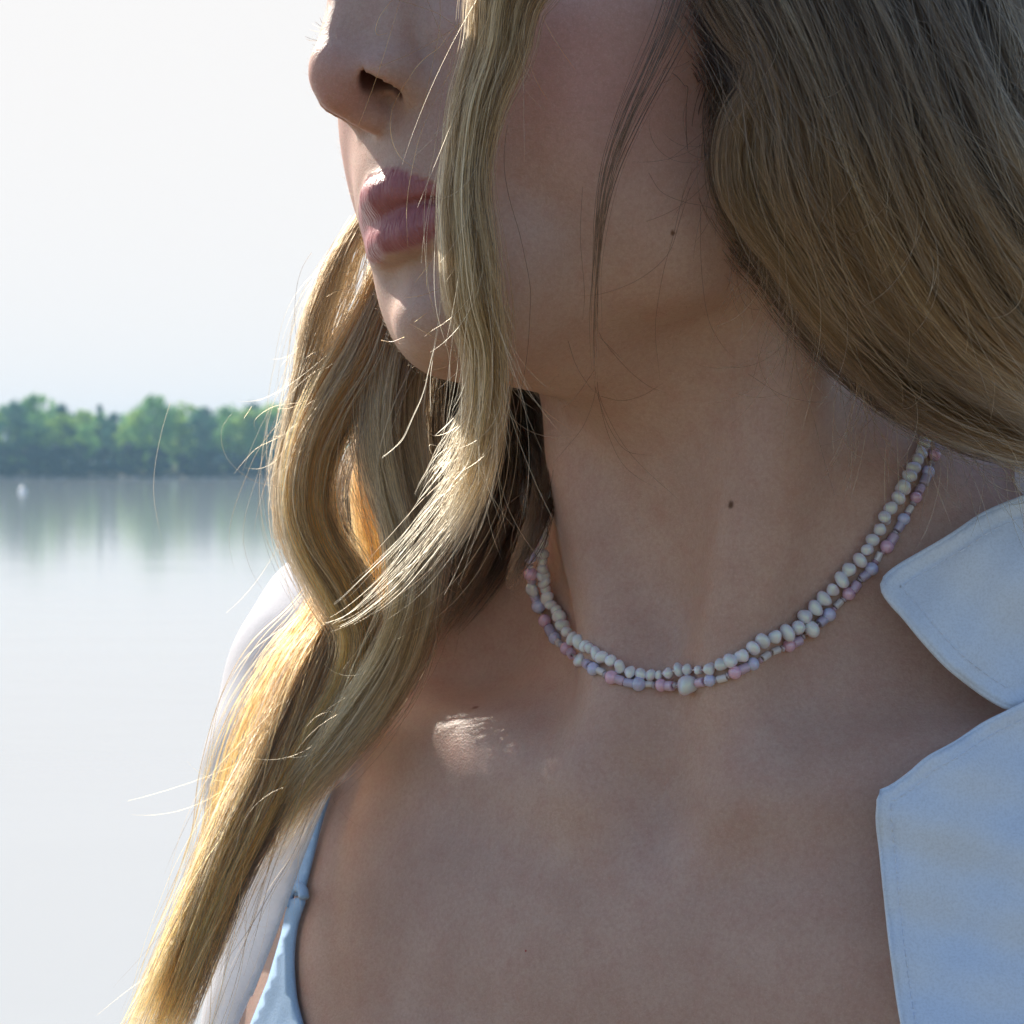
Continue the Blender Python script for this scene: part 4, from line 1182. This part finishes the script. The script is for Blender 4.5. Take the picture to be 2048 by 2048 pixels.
    hang = [z2(a) for a in [
        [(1050, 80), (1035, 300), (1010, 550), (960, 760), (920, 930), (850, 1090), (790, 1220), (720, 1290), (655, 1340)], [(1046, 90), (1030, 300), (1005, 550), (958, 760), (918, 925), (845, 1090), (780, 1225), (715, 1290), (660, 1330)],
        [(1040, 300), (1000, 560), (960, 760), (930, 950), (922, 1070)], [(1000, 600), (968, 830), (972, 1070)], [(1200, 730), (1110, 815), (1020, 895)], [(1285, 720), (1240, 750), (1195, 775)], [(1180, 905), (1130, 950), (1105, 1010)], [(1300, 915), (1230, 960), (1160, 1040)],
        [(1190, 1070), (1120, 1150), (1000, 1195), (920, 1150)], [(1120, 1300), (960, 1260), (1090, 1490)]]]
    singles('stray_hair', hang, H_BLOND, 0, 0.045, depth=.684, seed=2)
    lake = [z7(a) for a in [
        [(940, 290), (900, 420), (865, 580), (850, 700), (850, 820), (870, 940), (895, 1060)], [(1620, 760), (1520, 750), (1420, 730), (1320, 670), (1250, 590), (1222, 500), (1230, 420), (1280, 350)],
        [(1540, 480), (1500, 500), (1420, 540), (1350, 610), (1290, 685)], [(1600, 500), (1560, 560), (1510, 620), (1430, 655), (1350, 650)], [(1390, 310), (1345, 380)], [(1660, 290), (1505, 315), (1405, 390), (1415, 455)],
        [(1700, 280), (1600, 320), (1530, 330), (1610, 400)], [(1600, 440), (1560, 470), (1510, 478)], [(1700, 480), (1620, 560), (1500, 700), (1470, 740)], [(1540, 560), (1500, 640), (1475, 720)], [(1530, 900), (1545, 1000), (1552, 1060)]]]
    lake += [z2(a) for a in [[(320, 645), (220, 660), (160, 700)], [(330, 700), (250, 740), (150, 800)], [(380, 355), (320, 385), (240, 410)], [(160, 1270), (100, 1330), (0, 1440)], [(520, 845), (380, 870), (200, 960), (0, 1000)], [(470, 130), (400, 150), (340, 190)], [(300, 300), (380, 260), (470, 240)]]]
    singles('stray_hair', lake, H_MIX, 0, 0.035, depth=.765, seed=3)
    cheek = [zc(a) for a in [
        [(1170, -30), (1120, 120), (1080, 290), (1040, 430), (1010, 580), (992, 750), (1015, 995)], [(1160, 60), (1110, 220), (1060, 370), (970, 465), (850, 535), (700, 580), (600, 578)], [(960, -10), (1020, 80), (1130, 130), (1260, 160), (1340, 230)],
        [(730, 1070), (830, 1090), (930, 1065), (1030, 1005)], [(720, 760), (740, 800), (860, 940), (960, 1020), (1040, 1052)], [(712, 1000), (720, 1080), (760, 1240), (830, 1390), (920, 1470), (1000, 1510)], [(715, 1040), (740, 1120), (830, 1290), (930, 1410), (1100, 1565)],
        [(705, 1030), (690, 1100), (640, 1220), (560, 1320), (500, 1390)], [(570, 800), (610, 920), (680, 1030), (720, 1060)], [(1210, 150), (1215, 450), (1250, 700), (1320, 830), (1380, 890)], [(1420, 330), (1390, 450), (1390, 530), (1430, 630), (1490, 650), (1560, 600)],
        [(1370, 400), (1350, 520), (1320, 590)], [(700, 940), (600, 1080), (540, 1130)], [(1440, 960), (1600, 1060), (1740, 1095), (1860, 1095)], [(1660, 760), (1680, 950), (1750, 1150), (1800, 1350), (1860, 1550)],
        [(700, 1020), (760, 1200), (850, 1330), (970, 1355)], [(640, 60), (630, 300), (650, 580), (640, 700)], [(720, 780), (780, 840), (850, 910)]]]
    singles('stray_hair', cheek, H_BROWN_SHADE, 0.003, 0.045, seed=4)
    # -- flyaways round the locks
    def flyaways(guide, n, ln, mat, seed, side=0, ang=(15, 60), dd=-0.002, rad=0.045, m_=12, curl=1.0):
        g = np.random.default_rng(seed); G = catmull(guide, 200); X, R_ = [], []
        for _ in range(n):
            i = g.integers(8, 185); a = G[i]; tg = unit((G[min(i + 6, 199)] - G[i - 6])[:2])
            sd = side if side else g.choice([-1, 1])
            nrm = np.array([tg[1], -tg[0]]) * sd
            p0 = a[:2] + nrm * a[3] * g.uniform(0.2, 1.0); d0_ = a[2] + dd - g.uniform(0, 0.004)
            al = R(g.uniform(*ang)); v_ = tg * math.cos(al) + nrm * math.sin(al)
            L_ = g.uniform(*ln); cu = g.normal() * 1.1 * curl
            ts = np.linspace(0, 1, m_)
            th = math.atan2(v_[1], v_[0]) + cu * (ts - 0.2)
            st = L_ / m_
            px_ = p0[0] + np.cumsum(np.cos(th)) * st; py_ = p0[1] + np.cumsum(np.sin(th)) * st
            d = d0_ + 0.01 * ts * g.normal() * 0.5
            X.append(np.stack([P(x_, y_, e) for x_, y_, e in zip(px_, py_, d)]))
            R_.append(rad * 0.001 * np.clip((1.02 - ts) * 5, 0.35, 1))
        return add_hair('stray_hair', np.array(X), np.array(R_), mat, person)
    e0 = [(a[0], a[1], a[2], 20) for a in GS[0][22:]]
    flyaways(e0, 170, (80, 300), H_MIX, 51, side=-1, ang=(5, 75), rad=0.05)
    flyaways([(a[0], a[1], a[2], 60) for a in GS[1]], 70, (100, 320), H_MIX, 52, ang=(5, 25), dd=-0.008)
    flyaways([(a[0], a[1], a[2], 90) for a in GS[3]], 60, (100, 320), H_MIX, 53, ang=(5, 25), dd=-0.008)
    flyaways(outer, 26, (80, 320), H_MIX, 54, ang=(3, 40), curl=0.9, rad=0.03)
    flyaways(big, 26, (80, 260), H_BLOND, 55, ang=(5, 30), dd=-0.012, curl=0.9, rad=0.024)
    flyaways(low, 6, (60, 300), H_GOLD_LIT, 56, side=-1, ang=(2, 50), dd=-0.006, curl=1.0, rad=0.022)
    flyaways(low, 26, (80, 260), H_GOLD_LIT, 57, side=1, ang=(4, 22), dd=-0.006, rad=0.024)
    flyaways(inner, 28, (80, 240), H_BLOND, 58, ang=(5, 26), dd=-0.012, rad=0.024)
    flyaways([(a[0], a[1], a[2], a[3] * .8) for a in front[:12]], 90, (100, 420), H_BLOND, 59, ang=(2, 14), dd=-0.005, rad=0.035, curl=0.6)
    flyaways([(*a, 20) for a in G0[:6]], 40, (60, 240), H_BROWN_SHADE, 60, side=-1, ang=(5, 50), rad=0.04)
    # -- lashes of the far eye, seen past the bridge of the nose
    lash = [z1(a) for a in [[(285, 190), (235, 168), (205, 152)], [(285, 205), (235, 202), (192, 190)], [(262, 264), (205, 252), (160, 234)], [(260, 262), (200, 262), (165, 250)], [(280, 165), (268, 140), (255, 112)], [(282, 178), (250, 160), (225, 138)], [(262, 290), (230, 292), (205, 286)], [(262, 305), (225, 304), (208, 310)]]]
    singles('eyelashes', lash, H_BROWN_SHADE, 0, 0.05, depth=.728, seed=8, m_=8)
    # -- soft down on the face, seen where the sun rims it
    g = np.random.default_rng(70)
    sel = np.nonzero((np.abs(ph[0]) < 62) & (ph[1] > -80) & (ph[2] > -70) & (ph[2] < 45) & (lipm < 0.1) & (nz_ > 2))[0]
    sel = g.choice(sel, 9000)
    nrm_ = np.empty(len(V) * 3, np.float32); m.vertices.foreach_get('normal', nrm_); nrm_ = nrm_.reshape(-1, 3)[sel]
    bp = V[sel] + g.normal(size=(len(sel), 3)) * 0.0006
    dr = unit(nrm_ * 0.75 + np.array([0.15, 0.0, -0.7]) + g.normal(size=(len(sel), 3)) * 0.25)
    ln_ = g.uniform(0.0008, 0.0020, len(sel))[:, None]
    ts = np.linspace(-0.3, 1, 4)
    X = np.stack([bp + dr * ln_ * t_ + np.array([0, 0, -1]) * ln_ * 0.3 * max(t_, 0) ** 2 for t_ in ts], 1)
    add_hair('facial_down', X, np.full(X.shape[:2], 0.000012) * np.array([1, 0.9, 0.7, 0.3]), H_BLOND, person)
